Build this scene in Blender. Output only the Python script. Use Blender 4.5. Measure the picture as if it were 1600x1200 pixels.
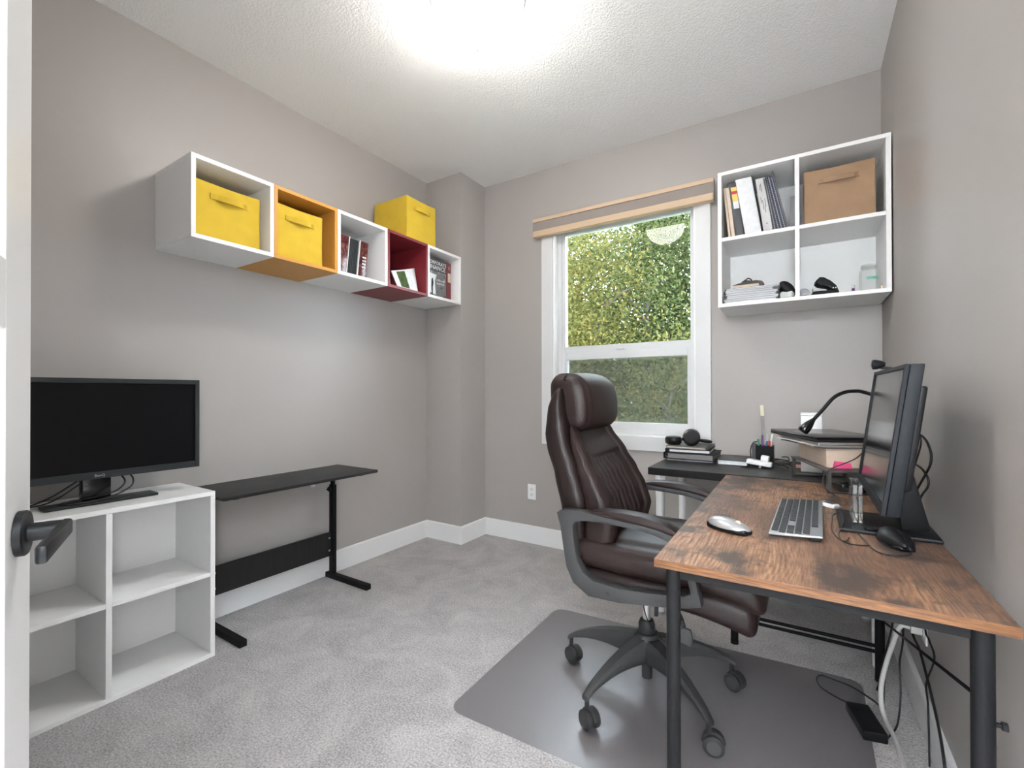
import bpy, bmesh, math, random
from mathutils import Vector, Matrix
random.seed(7)
D = bpy.data
scene = bpy.context.scene
for o in list(D.objects): D.objects.remove(o)
COL = scene.collection
PI = math.pi

# ------------------------------------------------------------------ camera
cam = D.objects.new('camera', D.cameras.new('camera'))
COL.objects.link(cam)
cam.data.sensor_width = 36.0
cam.data.lens = 712.47 / 1600 * 36.0
cam.data.shift_y = 9.09 / 1600
cam.data.clip_start = 0.02
yaw, pitch, roll = 0.5679, 0.0052, -0.0016
fw = Vector((-math.sin(yaw)*math.cos(pitch), math.cos(yaw)*math.cos(pitch), math.sin(pitch)))
rt = Vector((math.cos(yaw), math.sin(yaw), 0)); up = rt.cross(fw)
r2 = rt*math.cos(roll) + up*math.sin(roll); u2 = up*math.cos(roll) - rt*math.sin(roll)
mw = Matrix((r2, u2, -fw)).transposed().to_4x4()
mw.translation = Vector((-0.3365, -2.9212, 1.1121))
cam.matrix_world = mw
scene.camera = cam

# ------------------------------------------------------------------ world (overcast daylight) and exposure
world = D.worlds.new('overcast_sky'); scene.world = world; world.use_nodes = True
bg = world.node_tree.nodes['Background']
bg.inputs['Color'].default_value = (0.80, 0.90, 1.0, 1); bg.inputs['Strength'].default_value = 3.4
LAMP_STRENGTH = 8.8
HALL_FILL_STRENGTH = 570.0  # fill light added in the unseen hallway
vs = scene.view_settings
scene.display_settings.display_device = 'sRGB'
vs.view_transform = 'Standard'; vs.look = 'None'; vs.gamma = 1.0; vs.use_curve_mapping = False
vs.exposure = 2.34

# ------------------------------------------------------------------ materials
MATS = {}
def nt(m):
    m.use_nodes = True
    return m.node_tree.nodes, m.node_tree.links, m.node_tree.nodes['Principled BSDF']
def mat(name, col, rough=0.5, metal=0.0, bump=0.0, bscale=200.0, var=0.0, vscale=6.0, coat=0.0, spec=None, stretch=None, detail=3.0):
    """plain procedural material: colour with a little noise variation and fine relief"""
    if name in MATS: return MATS[name]
    m = D.materials.new(name); N, L, P = nt(m)
    P.inputs['Base Color'].default_value = (*col, 1); P.inputs['Roughness'].default_value = rough; P.inputs['Metallic'].default_value = metal
    if coat: P.inputs['Coat Weight'].default_value = coat
    if spec is not None: P.inputs['Specular IOR Level'].default_value = spec
    tc = N.new('ShaderNodeTexCoord'); src = tc.outputs['Object']
    if stretch:
        mp = N.new('ShaderNodeMapping'); mp.inputs['Scale'].default_value = stretch; L.new(src, mp.inputs['Vector']); src = mp.outputs['Vector']
    if var:
        n = N.new('ShaderNodeTexNoise'); n.inputs['Scale'].default_value = vscale; n.inputs['Detail'].default_value = detail; L.new(src, n.inputs['Vector'])
        r = N.new('ShaderNodeValToRGB'); L.new(n.outputs['Fac'], r.inputs['Fac'])
        r.color_ramp.elements[0].position = 0.3; r.color_ramp.elements[1].position = 0.7
        r.color_ramp.elements[0].color = (*[max(0, c*(1-var)) for c in col], 1); r.color_ramp.elements[1].color = (*[min(1, c*(1+var)) for c in col], 1)
        L.new(r.outputs['Color'], P.inputs['Base Color'])
    if bump:
        n2 = N.new('ShaderNodeTexNoise'); n2.inputs['Scale'].default_value = bscale; n2.inputs['Detail'].default_value = 2.0; L.new(src, n2.inputs['Vector'])
        b = N.new('ShaderNodeBump'); b.inputs['Strength'].default_value = bump; b.inputs['Distance'].default_value = 0.002
        L.new(n2.outputs['Fac'], b.inputs['Height']); L.new(b.outputs['Normal'], P.inputs['Normal'])
    MATS[name] = m; return m

M = {}
M['wall'] = mat('wall_paint', (0.405, 0.378, 0.360), 0.42, bump=0.06, bscale=350, spec=0.35)
M['ceiling'] = None
M['white'] = mat('white_trim_paint', (0.84, 0.845, 0.85), 0.35)
M['melamine'] = mat('white_melamine', (0.85, 0.85, 0.845), 0.42)
M['vinyl'] = mat('white_vinyl', (0.68, 0.69, 0.70), 0.4)
M['black_metal'] = mat('black_powder_coat', (0.010, 0.010, 0.011), 0.55, bump=0.1, bscale=900, spec=0.10)
M['black_plastic'] = mat('black_plastic', (0.007, 0.007, 0.008), 0.45, spec=0.2)
M['black_gloss'] = mat('black_gloss_plastic', (0.008, 0.008, 0.009), 0.18)
M['charcoal'] = mat('charcoal_bezel', (0.011, 0.013, 0.016), 0.5, spec=0.15)
M['screen_matte'] = mat('matte_screen', (0.0045, 0.0045, 0.005), 0.4, spec=0.12)
M['grey_bezel'] = mat('dark_grey_bezel', (0.026, 0.029, 0.031), 0.45, spec=0.25)
M['casing'] = mat('white_casing_paint', (0.68, 0.685, 0.69), 0.4)
M['screen_gloss'] = mat('satin_screen', (0.010, 0.011, 0.012), 0.16, spec=0.6)
M['yellow'] = mat('yellow_fabric', (0.62, 0.42, 0.030), 0.85, bump=0.35, bscale=700, var=0.06, vscale=14)
M['tan'] = mat('tan_fabric', (0.34, 0.215, 0.13), 0.85, bump=0.35, bscale=700, var=0.07, vscale=14)
M['mustard'] = mat('mustard_lacquer', (0.60, 0.295, 0.055), 0.45)
M['red'] = mat('dark_red_lacquer', (0.205, 0.022, 0.028), 0.45)
M['leather'] = mat('brown_leather', (0.018, 0.0096, 0.0088), 0.46, bump=0.35, bscale=260, var=0.12, vscale=9, spec=0.30)
M['dark_leather'] = mat('brown_leather_side', (0.0145, 0.0080, 0.0076), 0.45, bump=0.35, bscale=260, spec=0.3)
M['thread'] = mat('grey_thread', (0.10, 0.085, 0.08), 0.6)
M['chair_plastic'] = mat('grey_chair_plastic', (0.044, 0.044, 0.045), 0.5, bump=0.25, bscale=800, spec=0.25)
M['dark_plastic'] = mat('dark_chair_plastic', (0.026, 0.026, 0.027), 0.5, bump=0.2, bscale=800, spec=0.25)
M['chrome'] = mat('chrome', (0.75, 0.75, 0.77), 0.28, 0.9)
M['silver'] = mat('silver_plastic', (0.40, 0.405, 0.41), 0.36, 0.5)
M['alu'] = mat('grey_aluminium', (0.38, 0.39, 0.41), 0.38, 0.6)
M['key'] = mat('dark_keycap', (0.03, 0.031, 0.034), 0.5)
M['cable'] = mat('black_cable', (0.01, 0.01, 0.01), 0.5)
M['white_cable'] = mat('white_cable', (0.55, 0.54, 0.52), 0.5)
M['paper'] = mat('white_paper', (0.72, 0.73, 0.75), 0.8, var=0.06, vscale=40)
M['cream_paper'] = mat('cream_paper', (0.66, 0.55, 0.44), 0.8, var=0.08, vscale=40)
M['kraft'] = mat('kraft_card', (0.60, 0.47, 0.37), 0.75, var=0.05, vscale=10)
M['beige'] = mat('beige_cover', (0.55, 0.43, 0.34), 0.7, var=0.06, vscale=30)
M['navy'] = mat('navy_cover', (0.025, 0.04, 0.095), 0.5)
M['slate'] = mat('slate_cover', (0.06, 0.062, 0.066), 0.5)
M['grey_card'] = mat('grey_card', (0.19, 0.185, 0.18), 0.6)
M['pale_grey'] = mat('pale_grey_plastic', (0.42, 0.43, 0.44), 0.45)
M['pink'] = mat('pink_sticky_paper', (0.80, 0.085, 0.24), 0.7)
M['red_plastic'] = mat('red_plastic', (0.5, 0.02, 0.015), 0.4)
M['blue_pen'] = mat('blue_pen', (0.03, 0.09, 0.30), 0.4)
M['green_pen'] = mat('green_pen', (0.02, 0.22, 0.12), 0.4)
M['purple_pen'] = mat('purple_pen', (0.12, 0.03, 0.16), 0.4)
M['riser'] = mat('grey_metal_riser', (0.075, 0.073, 0.072), 0.35, 0.3)
M['table_black'] = mat('black_laminate', (0.021, 0.020, 0.020), 0.42, var=0.12, vscale=8, bump=0.15, bscale=120, stretch=(1, 12, 1), spec=0.18)
M['linn_black'] = mat('black_brown_laminate', (0.014, 0.0135, 0.0135), 0.34, var=0.15, vscale=8, bump=0.12, bscale=120, stretch=(12, 1, 1), spec=0.18)
M['tan_rail'] = mat('tan_blind_rail', (0.60, 0.44, 0.30), 0.55)
M['blind'] = mat('taupe_blind_fabric', (0.30, 0.262, 0.24), 0.9, bump=0.3, bscale=600)
M['brown_cover'] = mat('brown_book_cover', (0.03, 0.018, 0.014), 0.5)
M['bark'] = mat('tree_bark', (0.075, 0.06, 0.05), 0.9, bump=0.8, bscale=20, var=0.3, vscale=10)
M['lawn'] = mat('lawn', (0.06, 0.10, 0.03), 0.95, var=0.4, vscale=3)
M['cloth'] = mat('pale_cloth', (0.55, 0.58, 0.56), 0.9, bump=0.4, bscale=60)
M['dark_hole'] = mat('socket_slot', (0.02, 0.02, 0.02), 0.7)

def ceiling_mat():
    m = D.materials.new('stippled_ceiling'); N, L, P = nt(m)
    P.inputs['Base Color'].default_value = (0.88, 0.875, 0.87, 1); P.inputs['Roughness'].default_value = 0.9
    tc = N.new('ShaderNodeTexCoord')
    n = N.new('ShaderNodeTexNoise'); n.inputs['Scale'].default_value = 110; n.inputs['Detail'].default_value = 3; L.new(tc.outputs['Object'], n.inputs['Vector'])
    r = N.new('ShaderNodeValToRGB'); r.color_ramp.elements[0].position = 0.42; r.color_ramp.elements[1].position = 0.62; L.new(n.outputs['Fac'], r.inputs['Fac'])
    b = N.new('ShaderNodeBump'); b.inputs['Strength'].default_value = 0.35; b.inputs['Distance'].default_value = 0.004
    L.new(r.outputs['Color'], b.inputs['Height']); L.new(b.outputs['Normal'], P.inputs['Normal'])
    return m
M['ceiling'] = ceiling_mat()

def carpet_mat():
    m = D.materials.new('grey_carpet'); N, L, P = nt(m)
    P.inputs['Roughness'].default_value = 1.0; P.inputs['Specular IOR Level'].default_value = 0.1
    P.inputs['Sheen Weight'].default_value = 0.25
    tc = N.new('ShaderNodeTexCoord')
    fine = N.new('ShaderNodeTexNoise'); fine.inputs['Scale'].default_value = 150; fine.inputs['Detail'].default_value = 2; L.new(tc.outputs['Object'], fine.inputs['Vector'])
    big = N.new('ShaderNodeTexNoise'); big.inputs['Scale'].default_value = 5.0; big.inputs['Detail'].default_value = 8; big.inputs['Roughness'].default_value = 0.72; big.inputs['Distortion'].default_value = 0.8; L.new(tc.outputs['Object'], big.inputs['Vector'])
    mx = N.new('ShaderNodeMath'); mx.operation = 'MULTIPLY_ADD'; mx.inputs[1].default_value = 0.62
    L.new(fine.outputs['Fac'], mx.inputs[0])
    m2 = N.new('ShaderNodeMath'); m2.operation = 'MULTIPLY'; m2.inputs[1].default_value = 0.38; L.new(big.outputs['Fac'], m2.inputs[0]); L.new(m2.outputs[0], mx.inputs[2])
    r = N.new('ShaderNodeValToRGB'); L.new(mx.outputs[0], r.inputs['Fac'])
    r.color_ramp.elements[0].position = 0.36; r.color_ramp.elements[0].color = (0.235, 0.222, 0.220, 1)
    r.color_ramp.elements[1].position = 0.65; r.color_ramp.elements[1].color = (0.55, 0.525, 0.52, 1)
    L.new(r.outputs['Color'], P.inputs['Base Color'])
    b = N.new('ShaderNodeBump'); b.inputs['Strength'].default_value = 0.6; b.inputs['Distance'].default_value = 0.006
    L.new(fine.outputs['Fac'], b.inputs['Height']); L.new(b.outputs['Normal'], P.inputs['Normal'])
    return m
M['carpet'] = carpet_mat()

def wood_mat(name, edge=False):
    """weathered brown laminate: fine warped grain, cathedral swirls and dark stains; grain runs along y"""
    m = D.materials.new(name); N, L, P = nt(m)
    def node(t, **k):
        n = N.new(t)
        for a, b in k.items(): n.inputs[a.replace('_', ' ')].default_value = b
        return n
    tc = N.new('ShaderNodeTexCoord')
    def mapped(sc):
        mp = N.new('ShaderNodeMapping'); mp.inputs['Scale'].default_value = sc; L.new(tc.outputs['Object'], mp.inputs['Vector']); return mp.outputs['Vector']
    base = mapped((1.0, 0.30, 1.0) if not edge else (0.3, 0.3, 3.0))
    warp = node('ShaderNodeTexNoise', Scale=4.5, Detail=2.0); L.new(base, warp.inputs['Vector'])
    add = N.new('ShaderNodeVectorMath'); add.operation = 'MULTIPLY_ADD'; add.inputs[1].default_value = (0.30, 0.30, 0.0) if not edge else (0.1, 0.1, 0.1)
    L.new(warp.outputs['Color'], add.inputs[0]); L.new(base, add.inputs[2])
    wave = node('ShaderNodeTexWave', Scale=30.0, Distortion=1.6, Detail=3.0, Detail_Scale=2.0); wave.wave_type = 'BANDS'; wave.bands_direction = 'X'; L.new(add.outputs[0], wave.inputs['Vector'])
    fine = node('ShaderNodeTexNoise', Scale=55.0, Detail=5.0, Roughness=0.65); L.new(mapped((3.6, 0.24, 1.0) if not edge else (0.3, 0.3, 5.0)), fine.inputs['Vector'])
    g = N.new('ShaderNodeMix'); g.data_type = 'FLOAT'; g.inputs['Factor'].default_value = 0.90 if not edge else 1.0; L.new(wave.outputs['Fac'], g.inputs['A']); L.new(fine.outputs['Fac'], g.inputs['B'])
    ramp = N.new('ShaderNodeValToRGB'); L.new(g.outputs['Result'], ramp.inputs['Fac']); e = ramp.color_ramp.elements
    e[0].position = 0.33; e[1].position = 0.68; q = e.new(0.50)
    cols = ((0.13, 0.066, 0.039), (0.27, 0.145, 0.084), (0.42, 0.25, 0.150)) if not edge else ((0.055, 0.023, 0.009), (0.115, 0.050, 0.019), (0.18, 0.082, 0.032))
    e[0].color = (*cols[0], 1); q.color = (*cols[1], 1); e[-1].color = (*cols[2], 1)
    col = ramp.outputs['Color']
    if not edge:
        for sc, lo, hi, amt, tint, st in ((4.5, 0.41, 0.58, 0.72, (0.085, 0.052, 0.041, 1), (1.0, 0.55, 1.0)), (9.0, 0.52, 0.62, 0.85, (0.050, 0.038, 0.034, 1), (1.0, 0.75, 1.0)), (18.0, 0.58, 0.66, 0.70, (0.055, 0.043, 0.039, 1), (0.9, 0.8, 1.0))):
            pn = node('ShaderNodeTexNoise', Scale=sc, Detail=5.0, Roughness=0.6); L.new(mapped(st), pn.inputs['Vector'])
            pr = N.new('ShaderNodeValToRGB'); L.new(pn.outputs['Fac'], pr.inputs['Fac']); pr.color_ramp.elements[0].position = lo; pr.color_ramp.elements[1].position = hi
            f = N.new('ShaderNodeMath'); f.operation = 'MULTIPLY'; f.inputs[1].default_value = amt; L.new(pr.outputs['Color'], f.inputs[0])
            mix = N.new('ShaderNodeMix'); mix.data_type = 'RGBA'; mix.inputs[7].default_value = tint; L.new(f.outputs[0], mix.inputs[0]); L.new(col, mix.inputs[6]); col = mix.outputs[2]
    L.new(col, P.inputs['Base Color']); P.inputs['Roughness'].default_value = 0.5; P.inputs['Specular IOR Level'].default_value = 0.3
    b = N.new('ShaderNodeBump'); b.inputs['Strength'].default_value = 0.08; b.inputs['Distance'].default_value = 0.001; L.new(g.outputs['Result'], b.inputs['Height']); L.new(b.outputs['Normal'], P.inputs['Normal'])
    return m
M['wood'] = wood_mat('rustic_brown_wood'); M['wood_edge'] = wood_mat('rustic_brown_wood_edge', True)

def glass_mat(name, tint=(1, 1, 1), rough=0.0, ior=1.5, base=0.0, basecol=(0.5, 0.5, 0.5), gloss=1.0):
    """thin sheet: clear transmission plus fresnel reflection, optionally a share of body colour"""
    m = D.materials.new(name); m.use_nodes = True; N = m.node_tree.nodes; L = m.node_tree.links; N.clear()
    out = N.new('ShaderNodeOutputMaterial'); tr = N.new('ShaderNodeBsdfTransparent'); tr.inputs['Color'].default_value = (*tint, 1)
    gl = N.new('ShaderNodeBsdfGlossy'); gl.inputs['Roughness'].default_value = rough
    fr = N.new('ShaderNodeFresnel'); fr.inputs['IOR'].default_value = ior
    s = tr.outputs[0]
    if base:
        df = N.new('ShaderNodeBsdfDiffuse'); df.inputs['Color'].default_value = (*basecol, 1)
        mb = N.new('ShaderNodeMixShader'); mb.inputs[0].default_value = base; L.new(s, mb.inputs[1]); L.new(df.outputs[0], mb.inputs[2]); s = mb.outputs[0]
    gm = N.new('ShaderNodeMath'); gm.operation = 'MULTIPLY'; gm.inputs[1].default_value = gloss; L.new(fr.outputs[0], gm.inputs[0])
    mx = N.new('ShaderNodeMixShader'); L.new(gm.outputs[0], mx.inputs[0]); L.new(s, mx.inputs[1]); L.new(gl.outputs[0], mx.inputs[2]); L.new(mx.outputs[0], out.inputs['Surface'])
    return m
M['glass'] = glass_mat('window_glass', (0.93, 0.95, 0.94), 0.0, 1.22)
M['jar_glass'] = glass_mat('jar_glass', (0.98, 0.99, 0.99), 0.08, 1.4, 0.16, (0.85, 0.88, 0.87), 0.35)
M['acrylic'] = glass_mat('clear_acrylic', (0.86, 0.90, 0.90), 0.02, 1.5, 0.10, (0.6, 0.62, 0.62))
M['screen_mesh'] = glass_mat('insect_screen', (1, 1, 1), 0.9, 1.02, 0.44, (0.17, 0.175, 0.165))
M['mat_plastic'] = glass_mat('frosted_floor_mat', (0.90, 0.89, 0.90), 0.34, 1.35, 0.16, (0.30, 0.285, 0.29), 0.30)
M['clear_plastic'] = glass_mat('clear_plastic', (0.9, 0.9, 0.92), 0.05, 1.45, 0.25, (0.5, 0.5, 0.52))

def emit_mat(name, col, s):
    m = D.materials.new(name); N, L, P = nt(m)
    P.inputs['Base Color'].default_value = (0.8, 0.75, 0.68, 1); P.inputs['Roughness'].default_value = 0.3
    P.inputs['Emission Color'].default_value = (*col, 1); P.inputs['Emission Strength'].default_value = s
    return m
M['lamp_glass'] = emit_mat('lit_frosted_glass', (1.0, 0.96, 0.915), LAMP_STRENGTH)
M['hall_fill'] = emit_mat('hall_fill_glass', (0.92, 0.97, 1.0), HALL_FILL_STRENGTH)

def leaf_mat(name, cols):
    m = D.materials.new(name); N, L, P = nt(m)
    g = N.new('ShaderNodeNewGeometry'); r = N.new('ShaderNodeValToRGB'); L.new(g.outputs['Random Per Island'], r.inputs['Fac'])
    e = r.color_ramp.elements; e[0].color = (*cols[0], 1); e[1].color = (*cols[-1], 1)
    for i, c in enumerate(cols[1:-1]): q = e.new((i+1)/(len(cols)-1)); q.color = (*c, 1)
    L.new(r.outputs['Color'], P.inputs['Base Color']); P.inputs['Roughness'].default_value = 0.7; P.inputs['Specular IOR Level'].default_value = 0.06
    t = N.new('ShaderNodeBsdfTranslucent'); L.new(r.outputs['Color'], t.inputs['Color'])
    mx = N.new('ShaderNodeMixShader'); mx.inputs[0].default_value = 0.45
    L.new(P.outputs[0], mx.inputs[1]); L.new(t.outputs[0], mx.inputs[2]); L.new(mx.outputs[0], N['Material Output'].inputs['Surface'])
    return m
M['leaf_green'] = leaf_mat('green_leaves', [(0.016, 0.026, 0.008), (0.052, 0.070, 0.020), (0.125, 0.135, 0.058), (0.032, 0.048, 0.015)])
M['leaf_yellow'] = leaf_mat('yellowing_leaves', [(0.110, 0.098, 0.026), (0.070, 0.085, 0.028), (0.17, 0.135, 0.040), (0.040, 0.052, 0.016)])
M['leaf_dark'] = leaf_mat('dark_leaves', [(0.012, 0.018, 0.007), (0.028, 0.038, 0.013), (0.060, 0.070, 0.028)])

def marble_mat():
    m = D.materials.new('red_pearl_celluloid'); N, L, P = nt(m)
    tc = N.new('ShaderNodeTexCoord'); n = N.new('ShaderNodeTexNoise'); n.inputs['Scale'].default_value = 28; n.inputs['Detail'].default_value = 5; n.inputs['Distortion'].default_value = 1.2
    L.new(tc.outputs['Object'], n.inputs['Vector']); r = N.new('ShaderNodeValToRGB'); L.new(n.outputs['Fac'], r.inputs['Fac'])
    e = r.color_ramp.elements; e[0].position = 0.35; e[0].color = (0.03, 0.010, 0.010, 1); e[1].position = 0.72; e[1].color = (0.26, 0.11, 0.09, 1); q = e.new(0.52); q.color = (0.11, 0.020, 0.019, 1)
    L.new(r.outputs['Color'], P.inputs['Base Color']); P.inputs['Roughness'].default_value = 0.2
    return m
M['marble'] = marble_mat()

def print_mat(name, cols, scale=18, distort=0.6):
    """printed picture: patches of the listed colours"""
    m = D.materials.new(name); N, L, P = nt(m)
    tc = N.new('ShaderNodeTexCoord'); n = N.new('ShaderNodeTexNoise'); n.inputs['Scale'].default_value = scale; n.inputs['Detail'].default_value = 4; n.inputs['Distortion'].default_value = distort
    L.new(tc.outputs['Object'], n.inputs['Vector']); r = N.new('ShaderNodeValToRGB'); r.color_ramp.interpolation = 'CONSTANT'; L.new(n.outputs['Fac'], r.inputs['Fac'])
    e = r.color_ramp.elements
    e[0].color = (*cols[0], 1); e[1].color = (*cols[-1], 1); e[1].position = 0.62
    for i, c in enumerate(cols[1:-1]): q = e.new(0.38 + 0.24*i/max(1, len(cols)-2)); q.color = (*c, 1)
    L.new(r.outputs['Color'], P.inputs['Base Color']); P.inputs['Roughness'].default_value = 0.4
    return m
M['plant_print'] = print_mat('plant_print', [(0.02, 0.04, 0.015), (0.06, 0.10, 0.03), (0.14, 0.18, 0.06)], 40)
M['photo_print'] = print_mat('grey_photo_print', [(0.05, 0.05, 0.055), (0.16, 0.16, 0.17), (0.34, 0.34, 0.35)], 34, 0.2)
M['splash_print'] = print_mat('ink_splash_print', [(0.72, 0.74, 0.76), (0.72, 0.74, 0.76), (0.06, 0.08, 0.09)], 30)

# ------------------------------------------------------------------ mesh helpers
def new_bm(): return bmesh.new()
def box(bm, x0, x1, y0, y1, z0, z1, bev=0.0, seg=2):
    vs_ = [bm.verts.new(p) for p in [(x0,y0,z0),(x1,y0,z0),(x1,y1,z0),(x0,y1,z0),(x0,y0,z1),(x1,y0,z1),(x1,y1,z1),(x0,y1,z1)]]
    fs = [bm.faces.new([vs_[i] for i in f]) for f in [(0,3,2,1),(4,5,6,7),(0,1,5,4),(1,2,6,5),(2,3,7,6),(3,0,4,7)]]
    if bev:
        es = list({e for f in fs for e in f.edges})
        bmesh.ops.bevel(bm, geom=es, offset=bev, segments=seg, affect='EDGES', profile=0.5)
    return bm
def B(x0, x1, y0, y1, z0, z1, bev=0.0, seg=2): return box(new_bm(), x0, x1, y0, y1, z0, z1, bev, seg)
def smooth_path(pts, n=6):
    P = [Vector(p) for p in pts]
    if len(P) < 3: return P
    out = []
    for i in range(len(P)-1):
        p0 = P[max(0, i-1)]; p1 = P[i]; p2 = P[i+1]; p3 = P[min(len(P)-1, i+2)]
        for k in range(n):
            t = k/n
            out.append(0.5*((2*p1) + (p2-p0)*t + (2*p0-5*p1+4*p2-p3)*t*t + (3*p1-p0-3*p2+p3)*t**3))
    out.append(P[-1]); return out
def tube(bm, pts, r, n=8, rs=None, flat=1.0, up_hint=None):
    P = [Vector(p) for p in pts]; m = len(P); rings = []; nrm = None
    for i in range(m):
        t = (P[min(m-1, i+1)] - P[max(0, i-1)]).normalized()
        if nrm is None:
            a = Vector(up_hint) if up_hint else (Vector((0, 0, 1)) if abs(t.z) < 0.9 else Vector((1, 0, 0)))
            nrm = (a - t*a.dot(t)).normalized()
        else: nrm = (nrm - t*nrm.dot(t)).normalized()
        b = t.cross(nrm); rr = rs[i] if rs else r
        rings.append([bm.verts.new(P[i] + nrm*rr*flat*math.cos(2*PI*k/n) + b*rr*math.sin(2*PI*k/n)) for k in range(n)])
    for i in range(m-1):
        for k in range(n): bm.faces.new([rings[i][k], rings[i][(k+1) % n], rings[i+1][(k+1) % n], rings[i+1][k]])
    bm.faces.new(rings[0][::-1]); bm.faces.new(rings[-1]); return bm
def lathe(bm, prof, n=24, c=(0, 0, 0), axis='z'):
    """prof: (radius, height) pairs; closed with discs where the radius is above zero"""
    rings = []
    for r, h in prof:
        ring = []
        for k in range(n):
            a = 2*PI*k/n; x, y, z = r*math.cos(a), r*math.sin(a), h
            if axis == 'x': x, y, z = h, x, y
            elif axis == 'y': x, y, z = y, h, x
            ring.append(bm.verts.new((c[0]+x, c[1]+y, c[2]+z)))
        rings.append(ring)
    for i in range(len(rings)-1):
        for k in range(n): bm.faces.new([rings[i][k], rings[i][(k+1) % n], rings[i+1][(k+1) % n], rings[i+1][k]])
    if prof[0][0] > 1e-6: bm.faces.new(rings[0][::-1])
    if prof[-1][0] > 1e-6: bm.faces.new(rings[-1])
    bmesh.ops.remove_doubles(bm, verts=bm.verts, dist=1e-6)
    return bm
def prism(bm, poly, a0, a1, plane='xz', bev=0.0, seg=2):
    """extrude a 2-D outline between a0 and a1 along the axis left over"""
    def P(u, v, w): return {'xz': (u, w, v), 'yz': (w, u, v), 'xy': (u, v, w)}[plane]
    lo = [bm.verts.new(P(u, v, a0)) for u, v in poly]; hi = [bm.verts.new(P(u, v, a1)) for u, v in poly]; n = len(poly)
    f1 = bm.faces.new(lo); f2 = bm.faces.new(hi[::-1])
    fs = [f1, f2] + [bm.faces.new([lo[i], hi[i], hi[(i+1) % n], lo[(i+1) % n]]) for i in range(n)]
    bmesh.ops.recalc_face_normals(bm, faces=fs)
    if bev:
        bmesh.ops.bevel(bm, geom=list(f1.edges)+list(f2.edges), offset=bev, segments=seg, affect='EDGES', profile=0.5)
    return bm
def ring_prism(bm, outer, inner, a0, a1, plane='xz', bev=0.0):
    """closed frame between two outlines with the same direction; inner is resampled to outer's count"""
    def P(u, v, w): return {'xz': (u, w, v), 'yz': (w, u, v), 'xy': (u, v, w)}[plane]
    n = len(outer); assert n == len(inner)
    vs_ = [[bm.verts.new(P(*p, a)) for p in o] for o in (outer, inner) for a in (a0, a1)]
    o0, o1, i0, i1 = vs_; fs = []
    for k in range(n):
        j = (k+1) % n
        fs += [bm.faces.new([o0[k], o0[j], o1[j], o1[k]]), bm.faces.new([i0[k], i1[k], i1[j], i0[j]]), bm.faces.new([o0[k], i0[k], i0[j], o0[j]]), bm.faces.new([o1[k], o1[j], i1[j], i1[k]])]
    bmesh.ops.recalc_face_normals(bm, faces=fs)
    if bev:
        es = []
        for ring in vs_:
            for k in range(n):
                e = bm.edges.get((ring[k], ring[(k+1) % n]))
                if e: es.append(e)
        bmesh.ops.bevel(bm, geom=es, offset=bev, segments=2, affect='EDGES', profile=0.5)
    return bm
def resample(poly, n):
    P = [Vector((*p, 0)) for p in poly]; L = [0]
    for i in range(len(P)): L.append(L[-1] + (P[(i+1) % len(P)]-P[i]).length)
    out = []
    for k in range(n):
        s = L[-1]*k/n; i = max(j for j in range(len(P)) if L[j] <= s); t = (s-L[i])/max(1e-9, L[i+1]-L[i]); q = P[i].lerp(P[(i+1) % len(P)], t); out.append((q.x, q.y))
    return out
def rbox(bm, hx, hy, hz, r, n=(6, 6, 6), k=4, deform=None):
    """rounded box with dense rows in the rounded edges, then an optional deform(x, y, z)"""
    def axis(h, m):
        inn = h-r; a = [-h + 0*0]
        a = [-(inn + r*math.tan(PI/4*(k-i)/k)) for i in range(k)]
        return a + [-inn + 2*inn*i/m for i in range(m+1)] + [-x for x in a[::-1]]
    A = [axis(h, m) for h, m in zip((hx, hy, hz), n)]; H = (hx, hy, hz); cache = {}
    def vert(ix):
        if ix in cache: return cache[ix]
        q = [A[d][ix[d]] for d in range(3)]; c = [max(-(H[d]-r), min(H[d]-r, q[d])) for d in range(3)]
        dv = Vector([q[d]-c[d] for d in range(3)]); v = Vector(c) + (dv.normalized()*r if dv.length > 1e-9 else dv)
        if deform: v = Vector(deform(v.x, v.y, v.z))
        cache[ix] = bm.verts.new(v); return cache[ix]
    S = [len(a) for a in A]
    for d in range(3):
        u, w = [(1, 2), (2, 0), (0, 1)][d]
        for side in (0, S[d]-1):
            for i in range(S[u]-1):
                for j in range(S[w]-1):
                    quad = []
                    for (a, b) in ((i, j), (i+1, j), (i+1, j+1), (i, j+1)):
                        ix = [0, 0, 0]; ix[d] = side; ix[u] = a; ix[w] = b; quad.append(vert(tuple(ix)))
                    bm.faces.new(quad if side else quad[::-1])
    return bm
def ellipsoid(bm, c, r, nu=20, nv=12, deform=None):
    prof = []; rings = []
    for i in range(nv+1):
        t = PI*i/nv; ring = []
        for k in range(nu):
            a = 2*PI*k/nu; p = (r[0]*math.sin(t)*math.cos(a), r[1]*math.sin(t)*math.sin(a), -r[2]*math.cos(t))
            if deform: p = deform(*p)
            ring.append(bm.verts.new((c[0]+p[0], c[1]+p[1], c[2]+p[2])))
        rings.append(ring)
    for i in range(nv):
        for k in range(nu): bm.faces.new([rings[i][k], rings[i][(k+1) % nu], rings[i+1][(k+1) % nu], rings[i+1][k]])
    bmesh.ops.remove_doubles(bm, verts=bm.verts, dist=1e-6); return bm
def interp(tab, z):
    """tab: (z, value) pairs in rising z"""
    if z <= tab[0][0]: return tab[0][1]
    for (a, va), (b, vb) in zip(tab, tab[1:]):
        if z <= b:
            t = (z-a)/(b-a); t = t*t*(3-2*t)*0.5 + t*0.5; return va+(vb-va)*t
    return tab[-1][1]

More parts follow.
